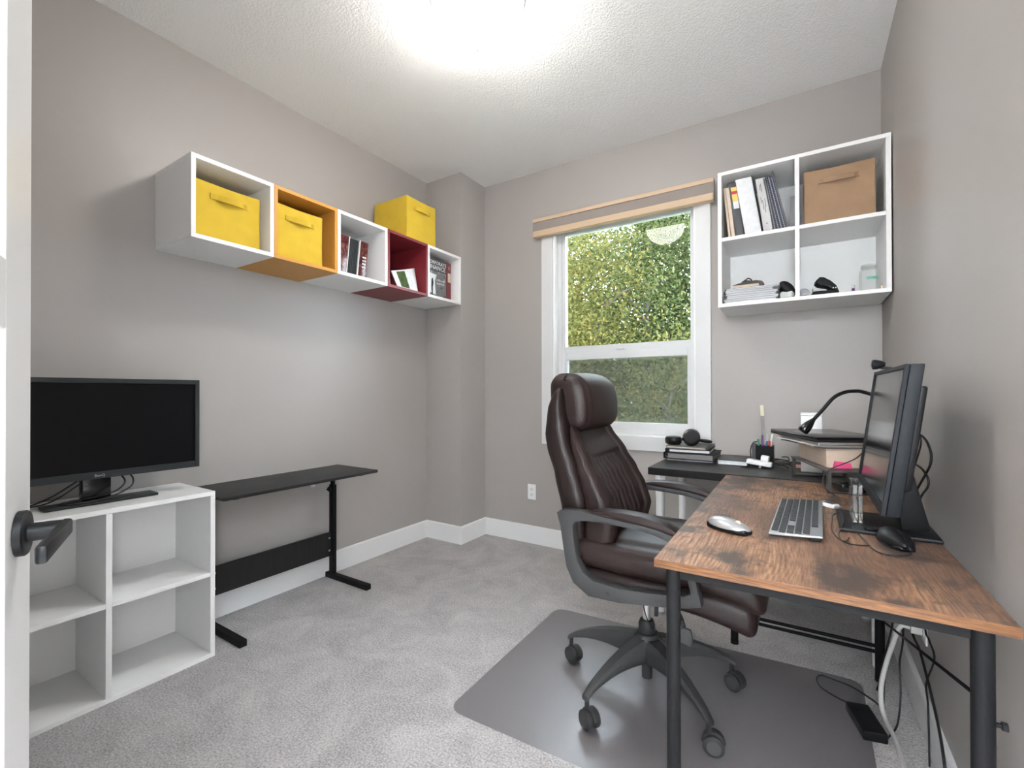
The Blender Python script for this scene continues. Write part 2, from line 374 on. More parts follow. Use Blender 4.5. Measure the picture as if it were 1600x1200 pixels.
def link(name, bm, m, parent=None, smooth=False, kind=None, loc=None, rot=None):
    me = D.meshes.new(name); bmesh.ops.recalc_face_normals(bm, faces=bm.faces) if smooth == 'fix' else None
    bm.to_mesh(me); bm.free(); me.materials.append(m)
    if smooth:
        me.polygons.foreach_set('use_smooth', [True]*len(me.polygons))
        if smooth == 'auto':
            me.set_sharp_from_angle(angle=math.radians(38))
    o = D.objects.new(name, me); COL.objects.link(o)
    if parent: o.parent = parent
    if kind: o['kind'] = kind
    if loc: o.location = loc
    if rot: o.rotation_euler = rot
    return o
def tag(o, label, cat, group=None):
    o['label'] = label; o['category'] = cat
    if group: o['group'] = group
    return o
def thing(name, label, cat, loc=(0, 0, 0), rz=0.0, group=None, rot=None):
    o = D.objects.new(name, None); COL.objects.link(o); o.empty_display_size = 0.05
    o.location = loc; o.rotation_euler = rot if rot else (0, 0, rz)
    return tag(o, label, cat, group)
def struct(name, bm, m, parent=None, **k):
    o = link(name, bm, m, parent, **k)
    if not parent: o['kind'] = 'structure'
    return o
def lettering(name, body, size, m, parent, loc, rot, align='CENTER', depth=0.0004, sx=1.0):
    cu = D.curves.new(name, 'FONT'); cu.body = body; cu.size = size; cu.align_x = align; cu.extrude = depth; cu.resolution_u = 2
    t = D.objects.new(name, cu); COL.objects.link(t)
    dg = bpy.context.evaluated_depsgraph_get(); me = D.meshes.new_from_object(t.evaluated_get(dg)); D.objects.remove(t)
    me.materials.clear(); me.materials.append(m); me.name = name
    o = D.objects.new(name, me); COL.objects.link(o); o.parent = parent; o.location = loc; o.rotation_euler = rot; o.scale = (sx, 1, 1)
    return o

# ================================================================== the room
XL, XB, YB, H = -2.7919, -2.4532, -0.3022, 2.7325
YF = -3.06                                                   # wall with the doorway, behind the camera
WX0, WX1, WZ0, WZ1 = -1.848, -0.880, 0.825, 2.325              # window opening
struct('floor', B(XL-0.12, 0.40, -4.30, 0.14, -0.08, 0.0), M['carpet'])
struct('ceiling', B(XL-0.12, 0.40, -4.30, 0.14, H, H+0.08), M['ceiling'])
struct('wall_left', B(XL-0.12, XL, YF, 0.14, 0.0, H), M['wall'])
bm = new_bm()
box(bm, XL, WX0, 0.0, 0.14, 0, H); box(bm, WX1, 0.12, 0.0, 0.14, 0, H); box(bm, WX0, WX1, 0.0, 0.14, 0, WZ0); box(bm, WX0, WX1, 0.0, 0.14, WZ1, H)
struct('wall_back', bm, M['wall'])
struct('wall_corner', B(XL, XB, YB, 0.0, 0, H), M['wall'])
struct('wall_right', prism(new_bm(), [(0, 0), (0, -2.62), (0.22, -2.62), (0.22, YF), (0.34, YF), (0.34, -2.50), (0.12, -2.50), (0.12, 0)], 0, H, 'xy'), M['wall'])
bm = new_bm(); box(bm, XL-0.12, -0.64, YF-0.12, YF, 0, H); box(bm, -0.64, 0.16, YF-0.12, YF, 2.06, H); box(bm, 0.16, 0.34, YF-0.12, YF, 0, H)
struct('wall_front', bm, M['wall'])
bm = new_bm(); box(bm, XL-0.12, XL, -4.30, YF-0.12, 0, H); box(bm, XL-0.12, 0.40, -4.42, -4.30, 0, H); box(bm, 0.34, 0.40, -4.30, YF-0.12, 0, H)
struct('wall_hall', bm, mat('hall_bounce_white', (0.78, 0.79, 0.80), 0.6))  # unseen hall walls, made white to bounce fill light into the room
bh, bt = 0.129, 0.014
def base_prof(L0): return [(0, 0), (bt, 0), (bt, bh-0.006), (bt-0.004, bh), (0, bh)]
struct('baseboard_left', prism(new_bm(), [(XL+u, v) for u, v in base_prof(0)], YF+0.001, YB-0.001, 'xz'), M['white'])
struct('baseboard_corner', prism(new_bm(), [(YB-u, v) for u, v in base_prof(0)], XL+bt, XB+bt, 'yz'), M['white'])
struct('baseboard_return', prism(new_bm(), [(XB+u, v) for u, v in base_prof(0)], YB-0.0, -0.001, 'xz'), M['white'])
struct('baseboard_back', prism(new_bm(), [(-u, v) for u, v in base_prof(0)], XB+bt, -bt, 'yz'), M['white'])
struct('baseboard_right', prism(new_bm(), [(-u, v) for u, v in base_prof(0)], -2.62, -0.001, 'xz'), M['white'])

# window_1: vinyl frame, upper and lower sash, panes, screen
w = D.objects.new('window_1', None); COL.objects.link(w); w['kind'] = 'structure'; w.location = (0, 0, 0)
def frame_bm(x0, x1, z0, z1, t, y0, y1, bev=0.002, tb=None, tt=None):
    bm = new_bm(); tb = tb or t; tt = tt or t
    box(bm, x0, x0+t, y0, y1, z0, z1, bev); box(bm, x1-t, x1, y0, y1, z0, z1, bev); box(bm, x0+t, x1-t, y0, y1, z0, z0+tb, bev); box(bm, x0+t, x1-t, y0, y1, z1-tt, z1, bev)
    return bm
link('jamb_lining', frame_bm(WX0, WX1, WZ0, WZ1, 0.012, -0.004, 0.07), M['white'], w)
link('outer_frame', frame_bm(WX0+0.012, WX1-0.012, WZ0+0.012, WZ1-0.012, 0.030, 0.052, 0.12), M['vinyl'], w)
us = link('upper_sash', frame_bm(WX0+0.042, WX1-0.013, 1.392, WZ1-0.042, 0.026, 0.062, 0.10, tb=0.045, tt=0.043), M['vinyl'], w)
link('window_pane', B(WX0+0.060, WX1-0.022, 0.083, 0.087, 1.40, WZ1-0.06), M['glass'], us)
ls = link('lower_sash', frame_bm(WX0+0.038, WX1-0.022, WZ0+0.030, 1.392, 0.040, 0.058, 0.10, tb=0.055, tt=0.050), M['vinyl'], w)
link('window_pane', B(WX0+0.062, WX1-0.050, 0.083, 0.087, WZ0+0.07, 1.36), M['glass'], ls)
link('insect_screen', B(WX0+0.062, WX1-0.050, 0.112, 0.113, WZ0+0.07, 1.36), M['screen_mesh'], ls)
link('sash_lock', B(-1.40, -1.34, 0.050, 0.062, 1.402, 1.412, 0.003), M['vinyl'], us)
# casing
c1 = D.objects.new('trim_1', None); COL.objects.link(c1); c1['kind'] = 'structure'
link('casing_board', B(-1.935, WX0, -0.016, -0.0005, 0.825, WZ1, 0.002), M['casing'], c1)
link('casing_board', B(WX1, -0.795, -0.016, -0.0005, 0.825, WZ1, 0.002), M['casing'], c1)
link('casing_board', B(-1.935, -0.795, -0.016, -0.0005, 0.738, 0.825, 0.002), M['casing'], c1)
link('casing_board', B(-1.935, -0.795, -0.016, -0.0005, WZ1, 2.352, 0.002), M['casing'], c1)
# blind cassette
v = thing('roller_blind', 'rolled-up blind cassette with tan rails and taupe band above the window', 'blind', (0, 0, 0))
link('top_rail', B(-1.978, -0.769, -0.066, -0.018, 2.335, 2.360, 0.002), M['tan_rail'], v)
link('fabric_band', B(-1.976, -0.771, -0.058, -0.022, 2.272, 2.335), M['blind'], v)
link('bottom_rail', B(-1.976, -0.770, -0.066, -0.018, 2.230, 2.272, 0.003), M['tan_rail'], v)
for x0, x1 in ((-1.9785, -1.976), (-0.771, -0.7685)): link('end_cap', B(x0, x1, -0.060, -0.020, 2.232, 2.358, 0.0005), M['blind'], v)

# outlet under the window corner
def outlet(name, label, loc, rz):
    o = thing(name, label, 'outlet', loc, rz)
    link('cover_plate', B(-0.035, 0.035, -0.006, -0.0005, -0.057, 0.057, 0.003), M['white'], o)
    for dz in (-0.020, 0.020):
        s = link('socket', B(-0.016, 0.016, -0.0085, -0.0062, dz-0.014, dz+0.014, 0.001), M['white'], o)
        bm = new_bm(); box(bm, -0.008, -0.0055, -0.0088, -0.0086, dz-0.004, dz+0.006); box(bm, 0.0055, 0.008, -0.0088, -0.0086, dz-0.004, dz+0.006); lathe(bm, [(0.0025, -0.0088), (0.0025, -0.0086)], 8, (0, 0, dz-0.009), 'y')
        link('slots', bm, M['dark_hole'], s)
    return o
outlet('wall_outlet', 'white double wall outlet on the back wall left of the chair', (-2.026, 0, 0.377), 0)
outlet('wall_outlet', 'white wall outlet low on the right wall beneath the wooden desk', (0, -0.925, 0.345), -PI/2)

# ceiling lamp
t = thing('ceiling_lamp', 'lit flush ceiling lamp with a frosted glass bowl and finial', 'lamp', (-1.455, -1.425, H))
link('ceiling_plate', lathe(new_bm(), [(0.0, -0.001), (0.185, -0.001), (0.190, -0.006), (0.190, -0.022), (0.182, -0.024), (0.0, -0.024)], 40), M['white'], t, 'auto')
link('glass_bowl', lathe(new_bm(), [(0.172, -0.0245), (0.175, -0.040), (0.170, -0.075), (0.150, -0.115), (0.115, -0.150), (0.072, -0.174), (0.03, -0.183), (0.006, -0.184)], 40), M['lamp_glass'], t, True)
link('finial', lathe(new_bm(), [(0.0, -0.183), (0.005, -0.183), (0.005, -0.185), (0.016, -0.188), (0.018, -0.197), (0.010, -0.206), (0.006, -0.216), (0.0, -0.228)], 16), mat('beige_finial', (0.62, 0.52, 0.45), 0.4), t, True)
t = thing('ceiling_lamp', 'round fill light added on the unseen hallway ceiling behind the doorway', 'lamp', (-0.30, -3.44, H))  # unseen hall lamp, added to fill the room through the doorway
link('rim', lathe(new_bm(), [(0.0, -0.001), (0.17, -0.001), (0.17, -0.02), (0.0, -0.02)], 32), M['silver'], t, 'auto')
link('diffuser', lathe(new_bm(), [(0.16, -0.021), (0.15, -0.05), (0.10, -0.075), (0.0, -0.085)], 32), M['hall_fill'], t, True)

# door_1: open panel door at the left edge of the view
ang = math.atan2(0.375, -0.927)
d = D.objects.new('door_1', None); COL.objects.link(d); d['kind'] = 'structure'; d.location = (-0.603, -3.019, 0.0); d.rotation_euler = (0, 0, ang)
# local x runs from the hinge to the free edge; the visible face looks along local -y
bm = new_bm(); DW = 0.76
for x0, x1, z0, z1 in ((0, 0.115, 0.012, 2.035), (DW-0.115, DW, 0.012, 2.035), (0.115, DW-0.115, 0.012, 0.24), (0.115, DW-0.115, 1.92, 2.035), (0.115, DW-0.115, 1.195, 1.285)):
    box(bm, x0, x1, 0.0, 0.035, z0, z1, 0.0015)
link('door_frame', bm, M['white'], d)
for z0, z1 in ((0.24, 1.195), (1.285, 1.92)): link('door_panel', B(0.115, DW-0.115, 0.010, 0.025, z0, z1), M['white'], d)
hz = 0.918
h = link('door_handle', lathe(new_bm(), [(0.0, -0.0105), (0.029, -0.0105), (0.031, -0.0085), (0.031, -0.0005), (0.0, -0.0005)], 32, (0.698, 0, hz), 'y'), mat('matte_black_handle', (0.016, 0.018, 0.021), 0.38, 0.4), d, 'auto')
bm = new_bm(); lathe(bm, [(0.0, -0.011), (0.0125, -0.011), (0.0125, -0.044), (0.0, -0.044)], 20, (0.698, 0, hz), 'y')
link('spindle', bm, MATS['matte_black_handle'], h, 'auto')
link('lever', B(0.560, 0.711, -0.054, -0.042, hz-0.0115, hz+0.0115, 0.004), MATS['matte_black_handle'], h, 'auto')

# ================================================================== storage
def cabinet(name, label, cat, loc, rz, W, Dp, Hh, t, m, cols=1, rows=1, group=None, tf=None):
    """open cabinet, local x along its width, front at y = -Dp, back at y = 0, base at z = 0"""
    o = thing(name, label, cat, loc, rz, group); bv = 0.0012
    link('top_panel', B(0, W, -Dp, 0, Hh-t, Hh, bv), m, o); link('bottom_panel', B(0, W, -Dp, 0, 0, t, bv), m, o)
    link('side_panel', B(0, t, -Dp, 0, t, Hh-t, bv), m, o); link('side_panel', B(W-t, W, -Dp, 0, t, Hh-t, bv), m, o)
    link('back_panel', B(t, W-t, -0.010, -0.004, t, Hh-t), m, o)
    for c in range(1, cols): x = W*c/cols; link('divider', B(x-t/2, x+t/2, -Dp+0.001, -0.010, t, Hh-t, bv), m, o)
    for r in range(1, rows):
        z = Hh*r/rows
        for c in range(cols):
            a = t if c == 0 else W*c/cols+t/2; b = W-t if c == cols-1 else W*(c+1)/cols-t/2
            link('shelf', B(a, b, -Dp+0.002, -0.010, z-t/2, z+t/2, bv), m, o)
    return o
# low 2x2 cabinet on the floor against the left wall (front faces +x)
cabinet('cube_cabinet', 'low white four-compartment cabinet standing on the carpet under a monitor', 'cabinet', (XL+bt+0.001, -2.667, 0.0), PI/2, 0.70, 0.34, 0.696, 0.018, M['melamine'], 2, 2)
# wall cabinet on the back wall
cabinet('wall_cabinet', 'white four-compartment wall cabinet mounted beside the window', 'cabinet', (-0.7065, -0.0008, 1.5497), 0, 0.70, 0.349, 0.70, 0.0185, M['melamine'], 2, 2)
# five wall cubes on the left wall, lined up towards the corner
CZ = 1.752
cube_spec = [('white wall cube nearest the door holding a yellow fabric bin', 'melamine'), ('mustard wall cube holding a yellow fabric bin', 'mustard'),
             ('white wall cube holding a red accordion', 'melamine'), ('dark red wall cube under the uppermost yellow bin', 'red'), ('white wall cube in the corner holding a textbook', 'melamine')]
CY = []
for i, (lab, mm) in enumerate(cube_spec):
    y0 = -2.0585 + 0.3495*i; CY.append(y0)
    cabinet('wall_cube', lab, 'shelf', (XL+0.0008, y0, CZ), PI/2, 0.348, 0.349, 0.348, 0.0185 if mm == 'melamine' else 0.017, M[mm], group='row of wall cubes')

def fabric_bin(label, loc, rz, W, Dp, Hh, m, lip=False, hx=0.5, hz=0.76):
    """soft box, local front at y = -Dp"""
    o = thing('fabric_bin', label, 'bin', loc, rz, 'fabric storage bins')
    def df(x, y, z):
        zz = (z+Hh/2)/Hh; x *= 1-0.012*math.sin(zz*PI); y = y + (0.006*math.sin(zz*PI) if y > 0 else -0.004*math.sin(zz*PI)*math.cos(x/W*PI)); return (x+W/2, y-Dp/2, z+Hh/2 - 0.004*math.cos(x/W*PI)*max(0, zz-0.8)*5)
    link('body', rbox(new_bm(), W/2, Dp/2, Hh/2, 0.007, (8, 4, 8), 3, df), m, o, 'auto')
    hm = link('handle', new_bm(), m, o)
    bm = new_bm(); cx, cz = W*hx, Hh*hz; n = 16; hw = 0.078; ht = 0.012
    rows = []
    for i in range(n+1):
        s = -1+2*i/n; bow = 0.021*max(0, 1-(s/0.72)**2); y = -Dp-0.007-bow; z = cz-0.006*max(0, 1-(s/0.72)**2)
        rows.append([bm.verts.new((cx+s*hw, y+dy, z+dz)) for dy, dz in ((0, -ht), (0, ht), (0.003, ht), (0.003, -ht))])
    for a, b in zip(rows, rows[1:]):
        for k in range(4): bm.faces.new([a[k], a[(k+1) % 4], b[(k+1) % 4], b[k]])
    bm.faces.new(rows[0]); bm.faces.new(rows[-1][::-1]); bmesh.ops.recalc_face_normals(bm, faces=bm.faces)
    bm.to_mesh(hm.data); bm.free(); hm.data.polygons.foreach_set('use_smooth', [True]*len(hm.data.polygons)); hm.data.set_sharp_from_angle(angle=0.7)
    for s in (-0.85, 0.85): link('stitch_patch', B(cx+s*hw-0.007, cx+s*hw+0.007, -Dp-0.0077, -Dp-0.0072, cz-0.009, cz+0.009), mat('stitch_'+m.name, tuple(c*0.8 for c in m.node_tree.nodes['Principled BSDF'].inputs['Base Color'].default_value[:3]), 0.9), hm)
    return o
FX = XL + 0.02
fabric_bin('yellow fabric bin inside the white cube nearest the door', (FX, CY[0]+0.028, CZ+0.0195), PI/2, 0.277, 0.290, 0.247, M['yellow'])
fabric_bin('yellow fabric bin inside the mustard cube', (FX, CY[1]+0.024, CZ+0.018), PI/2, 0.262, 0.290, 0.268, M['yellow'])
fabric_bin('yellow fabric bin standing on top of the wall cubes', (FX+0.01, -0.838, CZ+0.349), PI/2, 0.272, 0.305, 0.272, M['yellow'])
fabric_bin('tan fabric bin in the white wall cabinet', (-0.331, -0.03, 1.9093), 0, 0.276, 0.293, 0.258, M['tan'])

# ---- accordion in the third cube (local frame of the cube: x along +y world)
a = thing('accordion', 'small accordion with red pearl ends and black bellows in the third wall cube', 'accordion', (XL+0.03, CY[2]+0.040, CZ+0.0195), PI/2)
LE = 0.226
def sl(x, z): return x + 0.105*z                                  # it leans a little
def slab(x0, x1, y0, y1, z0, z1, bev):
    bm = B(x0, x1, y0, y1, z0, z1, bev)
    for vv in bm.verts: vv.co.x = sl(vv.co.x, vv.co.z)
    return bm
link('bass_box', slab(-0.012, 0.060, -0.255, -0.02, 0.0, LE, 0.003), M['marble'], a, 'auto')
bmx = new_bm(); nb = 7
for i in range(nb):
    bx = box(bmx, 0.066+0.0097*i, 0.066+0.0097*i+0.0075, -0.250, -0.025, 0.003, LE-0.003, 0.002)
for vv in bmx.verts: vv.co.x = sl(vv.co.x, vv.co.z)
link('bellows', bmx, mat('bellows_cloth', (0.012, 0.016, 0.017), 0.6), a, 'auto')
link('treble_box', slab(0.139, 0.198, -0.255, -0.02, 0.0, LE, 0.003), M['marble'], a, 'auto')
for x in (0.0605, 0.1345): link('trim_rib', slab(x, x+0.004, -0.257, -0.02, 0.0, LE+0.002, 0.0008), M['melamine'], a)
link('bass_cover', slab(-0.024, -0.0125, -0.230, -0.03, 0.02, LE-0.01, 0.002), M['black_plastic'], a)
for k in range(4):
    for q in range(2):
        link('button', lathe(new_bm(), [(0.0, -0.262), (0.0045, -0.261), (0.0048, -0.2555), (0.0, -0.2555)], 10, (sl(0.164+0.0135*q, 0.08+0.0195*k), 0, 0.072+0.0195*k), 'y'), M['paper'], a, 'auto')
# ---- red cube: thin booklet and a curled magazine
b_ = thing('booklet', 'thin booklet leaning against the side of the red cube', 'booklet', (XL+0.06, CY[3]+0.022, CZ+0.018), PI/2)
bm = new_bm(); prism(bm, [(0.0, 0), (0.004, 0), (0.0, 0.17), (-0.0035, 0.17)], -0.255, -0.05, 'xz'); 
for vv in bm.verts: vv.co.x += 0.026 - 0.12*vv.co.z
link('cover', bm, M['purple_pen'], b_)
bm = new_bm(); prism(bm, [(0.0046, 0), (0.0066, 0), (0.0046, 0.166), (0.0006, 0.166)], -0.254, -0.05, 'xz')
for vv in bm.verts: vv.co.x += 0.026 - 0.12*vv.co.z
link('pages', bm, M['paper'], b_)
mg = thing('magazine', 'curled white magazine with a plant photo in the red cube', 'magazine', (XL+0.03, CY[3]+0.045, CZ+0.018), PI/2)
def mag_pt(u, v, off=0.0):                                        # u 0..1 along the width, v 0..1 up the slope
    x = 0.052+0.225*u; z = 0.004 + 0.165*v*(0.62+0.42*u) + 0.010*(u-0.5)**2
    y = -0.300 + 0.055*v + 0.10*max(0, u-0.72)**2*3 - off
    x -= 0.035*max(0, u-0.7)*(1-v)*2
    return (x, y, z)
def sheet(u0, u1, v0, v1, off, th, nu=14, nv=8):
    bm = new_bm(); g = [[[bm.verts.new(mag_pt(u0+(u1-u0)*i/nu, v0+(v1-v0)*j/nv, off-k*th)) for j in range(nv+1)] for i in range(nu+1)] for k in (0, 1)]
    for i in range(nu):
        for j in range(nv):
            bm.faces.new([g[0][i][j], g[0][i+1][j], g[0][i+1][j+1], g[0][i][j+1]]); bm.faces.new([g[1][i][j], g[1][i][j+1], g[1][i+1][j+1], g[1][i+1][j]])
    for i in range(nu): bm.faces.new([g[0][i][0], g[1][i][0], g[1][i+1][0], g[0][i+1][0]]); bm.faces.new([g[0][i][nv], g[0][i+1][nv], g[1][i+1][nv], g[1][i][nv]])
    for j in range(nv): bm.faces.new([g[0][0][j], g[0][0][j+1], g[1][0][j+1], g[1][0][j]]); bm.faces.new([g[0][nu][j], g[1][nu][j], g[1][nu][j+1], g[0][nu][j+1]])
    bmesh.ops.recalc_face_normals(bm, faces=bm.faces); return bm
link('pages', sheet(0, 1, 0, 1, 0.0, 0.006), M['paper'], mg, 'auto')
link('printed_photo', sheet(0.16, 0.48, 0.03, 0.93, 0.0006, 0.0004), M['plant_print'], mg)
link('printed_ink', sheet(0.48, 0.62, 0.1, 0.9, 0.0005, 0.0003), M['splash_print'], mg)
# ---- corner cube: textbook, red binder, loose folder
tb = thing('textbook', 'grey textbook showing its cover in the corner wall cube', 'book', (XL+0.03, CY[4]+0.040, CZ+0.0195), PI/2)
link('pages', B(0.003, 0.199, -0.268, -0.245, 0.002, 0.268), M['paper'], tb)
link('cover', B(0.0, 0.202, -0.271, -0.2685, 0.0, 0.272, 0.0008), mat('dark_grey_cover', (0.055, 0.056, 0.058), 0.35), tb)
link('cover_photo', B(0.004, 0.198, -0.2715, -0.2711, 0.006, 0.185), M['photo_print'], tb)
link('cover_figure', prism(new_bm(), [(0.048, 0.012), (0.058, 0.012), (0.060, 0.07), (0.066, 0.10), (0.062, 0.125), (0.055, 0.135), (0.046, 0.12), (0.044, 0.08)], -0.2722, -0.2717, 'xz'), M['black_plastic'], tb)
link('cover_light', prism(new_bm(), [(0.03, 0.03), (0.09, 0.02), (0.08, 0.12), (0.10, 0.16), (0.03, 0.165)], -0.27168, -0.2716, 'xz'), M['paper'], tb)
lettering('cover_title', 'CORPORATE', 0.034, M['paper'], tb, (0.101, -0.2716, 0.232), (PI/2, 0, 0))
lettering('cover_title', 'FINANCE', 0.044, M['paper'], tb, (0.101, -0.2716, 0.196), (PI/2, 0, 0))
lettering('cover_note', 'a focused\napproach', 0.022, M['paper'], tb, (0.140, -0.2722, 0.120), (PI/2, 0, 0))
rb = thing('ring_binder', 'dark red binder with a cream spine label in the corner wall cube', 'binder', (XL+0.03, CY[4]+0.247, CZ+0.0195), PI/2)
link('cover', B(0.0, 0.050, -0.268, -0.03, 0.0, 0.276, 0.002), mat('maroon_cover', (0.17, 0.025, 0.03), 0.45), rb)
link('spine_label', B(0.014, 0.046, -0.2688, -0.2682, 0.135, 0.200), M['cream_paper'], rb)
link('printed_mark', B(0.024, 0.030, -0.2688, -0.2682, 0.225, 0.248), M['cream_paper'], rb)
fo = tag(link('paper_folder', B(0.0, 0.22, -0.20, -0.02, 0.0, 0.008, 0.001), M['paper'], None, loc=(XL+0.03, CY[4]+0.035, CZ+0.0195+0.277), rot=(0, 0, PI/2)), 'white folder lying flat on top of the corner cube textbook', 'folder')

# ---- leaning books in the wall cabinet's upper left compartment
S0 = 1.9088+0.0006
def lean(bm, k):
    for vv in bm.verts: vv.co.x -= k*vv.co.z
    return bm
def lean_book(label, x, w, h, m, k, y0=-0.318, depth=0.24, page=None, name='book', cat='book', cv=0.0016):
    o = thing(name, label, cat, (x, 0, S0))
    if page:
        link('cover', lean(B(0, cv, y0, y0+depth, 0, h), k), m, o); link('cover', lean(B(w-cv, w, y0, y0+depth, 0, h), k), m, o)
        link('pages', lean(B(cv, w-cv, y0+0.003, y0+depth-0.002, 0.001, h-0.003), k), page, o)
    else: link('cover', lean(B(0, w, y0, y0+depth, 0, h, min(0.0025, w*0.3)), k), m, o, 'auto')
    return o
lean_book('leftmost beige notebook in the wall cabinet', -0.6590, 0.011, 0.270, M['beige'], 0.098, page=M['cream_paper'], name='notebook', cat='notebook')
lean_book('second beige notebook with coiled edge in the wall cabinet', -0.6450, 0.017, 0.270, M['beige'], 0.108, page=M['cream_paper'], name='notebook', cat='notebook')
k = 0.135
o = lean_book('black binder with a yellow and red spine label', -0.6235, 0.038, 0.285, M['slate'], k, name='ring_binder', cat='binder')
link('spine_label', lean(B(0.010, 0.036, -0.3187, -0.3182, 0.148, 0.262), k), mat('yellow_label', (0.75, 0.58, 0.16), 0.6), o)
link('label_band', lean(B(0.010, 0.036, -0.3191, -0.3187, 0.225, 0.241), k), mat('crimson_label', (0.5, 0.03, 0.06), 0.6), o)
link('label_base', lean(B(0.010, 0.036, -0.3191, -0.3187, 0.148, 0.186), k), M['paper'], o)
o = lean_book('thick white binder standing in the wall cabinet', -0.5815, 0.074, 0.298, M['paper'], 0.155, name='ring_binder', cat='binder')
link('gap_shade', lean(B(0.0745, 0.0775, -0.312, -0.08, 0, 0.304), 0.155), M['slate'], o)  # dark sheet standing in for the shaded gap beside the binder
k = 0.133
o = lean_book('slim grey binder with handwriting on its spine', -0.4985, 0.040, 0.278, mat('pale_binder', (0.55, 0.54, 0.54), 0.5), k, name='ring_binder', cat='binder')
bm = new_bm()
for q, (dx, z, h_) in enumerate([(0.013, 0.215, 0.030), (0.018, 0.205, 0.045), (0.026, 0.130, 0.040), (0.016, 0.115, 0.05), (0.022, 0.1, 0.035), (0.010, 0.15, 0.03)]): box(bm, dx, dx+0.0022, -0.3187, -0.3183, z, z+h_)
link('handwriting', lean(bm, k), M['slate'], o)
link('rivet', lean(lathe(new_bm(), [(0, -0.3192), (0.003, -0.319), (0.003, -0.3183), (0, -0.3183)], 10, (0.020, 0, 0.045), 'y'), k), M['slate'], o)
nbs = [('grey-edged spiral notebook beside the slim grey binder', -0.4560, 0.015, 0.272, 'slate', 0.165), ('navy spiral notebook leaning second after the slim grey binder', -0.4400, 0.012, 0.280, 'navy', 0.195),
       ('navy spiral notebook with cream pages in the wall cabinet', -0.4270, 0.013, 0.276, 'navy', 0.205), ('dark blue spiral notebook leaning beside the grey folder', -0.4130, 0.014, 0.272, 'navy', 0.215)]
for q, (lab, x, wd, hh, mm, k) in enumerate(nbs):
    o = lean_book(lab, x, wd, hh, M[mm], k, page=M['cream_paper'] if q == 2 else M['pale_grey'], name='spiral_notebook', cat='notebook', cv=wd*0.36)
    bm = new_bm()
    for z in range(10, int(hh*1000)-8, 9):
        rr = wd*0.5; tube(bm, [(wd/2+rr*math.cos(a_), -0.3185+rr*0.7*math.sin(a_), z/1000) for a_ in [i*PI/5-PI for i in range(6)]], 0.0007, 4)
    link('wire_coil', lean(bm, k), M['alu'], o)
o = lean_book('grey card folder leaning at the end of the notebooks', -0.3975, 0.004, 0.300, M['grey_card'], 0.225, name='folder', cat='folder')
link('clear_edge', lean(B(0.0045, 0.0068, -0.320, -0.10, 0.03, 0.302), 0.225), M['clear_plastic'], o)
tag(link('paper_box', B(-0.389, -0.366, -0.20, -0.03, 0, 0.20, 0.002), M['pale_grey'], None, loc=(0, 0, S0)), 'slim grey box standing at the back beside the leaning folder', 'box')

# ---- lower left compartment: paper stack, notebook with elastic cord, mouse, cloth
S1 = 1.5497+0.0185+0.0006
zc = S1; rnd = random.Random(3)
stack_labs = ['bottom white document sheaf of the wall cabinet stack', 'second white spiral document from the bottom of the cabinet stack', 'third white document sheaf in the cabinet paper stack', 'fourth grey-white sheaf in the cabinet paper stack', 'fifth white spiral document in the cabinet paper stack', 'topmost grey spiral pad of the cabinet paper stack']
for q, lab in enumerate(stack_labs):
    th = [0.014, 0.013, 0.012, 0.014, 0.012, 0.010][q]; x0 = -0.675+rnd.uniform(-0.006, 0.010); x1 = -0.452+rnd.uniform(-0.012, 0.02)
    o = thing('paper_sheaf', lab, 'paper', (0, 0, zc), group='paper stack in the wall cabinet'); m_ = 4
    sag = 0.0
    for s_ in range(m_):
        j = rnd.uniform(-0.004, 0.004)
        link('sheet', B(x0+j, x1+j, -0.325+abs(j), -0.06, th*s_/m_+0.0003, th*(s_+0.82)/m_), M['paper'] if (s_+q) % 3 else mat('grey_paper', (0.42, 0.43, 0.46), 0.8), o)
    if q in (1, 4, 5):
        bm = new_bm()
        for i in range(22): yy = -0.315+0.0115*i; tube(bm, [(x0-0.001+th*0.62*math.cos(a_), yy, th/2+th*0.48*math.sin(a_)) for a_ in [PI/2+PI*j/5 for j in range(6)]], 0.0009, 4)
        link('wire_coil', bm, M['slate'], o)
    zc += th+0.0004
nbk = thing('leather_notebook', 'dark leather notebook with cream pages on the cabinet paper stack', 'notebook', (0, 0, zc))
link('pages', B(-0.640, -0.522, -0.305, -0.13, 0.004, 0.017), M['cream_paper'], nbk)
bm = new_bm(); prism(bm, [(-0.645, 0.0003), (-0.515, 0.0003), (-0.505, 0.004), (-0.500, 0.014), (-0.508, 0.026), (-0.535, 0.032), (-0.585, 0.031), (-0.642, 0.0185), (-0.642, 0.0175), (-0.520, 0.0175), (-0.516, 0.012), (-0.520, 0.0036), (-0.645, 0.003)], -0.31, -0.125, 'xz'); link('cover', bm, M['brown_cover'], nbk)
link('cord', tube(new_bm(), smooth_path([(-0.60, -0.305, 0.029), (-0.584, -0.306, 0.038), (-0.571, -0.305, 0.046), (-0.558, -0.303, 0.040), (-0.556, -0.304, 0.032), (-0.575, -0.306, 0.034), (-0.59, -0.304, 0.034)]), 0.003, 6), M['black_plastic'], nbk, True)
pm = thing('computer_mouse', 'black mouse propped on edge beside the cabinet paper stack', 'mouse', (-0.408, -0.22, S1), rot=(0, 0, 0))
def tilt(x, y, z): a_ = 0.95; return (x*math.cos(a_)+z*math.sin(a_), y, -x*math.sin(a_)+z*math.cos(a_))
link('shell', ellipsoid(new_bm(), (0.006, 0, 0.064), (0.050, 0.022, 0.029), 24, 14, tilt), M['black_plastic'], pm, True)
link('underside', ellipsoid(new_bm(), (0.006, 0.012, 0.060), (0.040, 0.018, 0.024), 20, 10, tilt), M['charcoal'], pm, True)
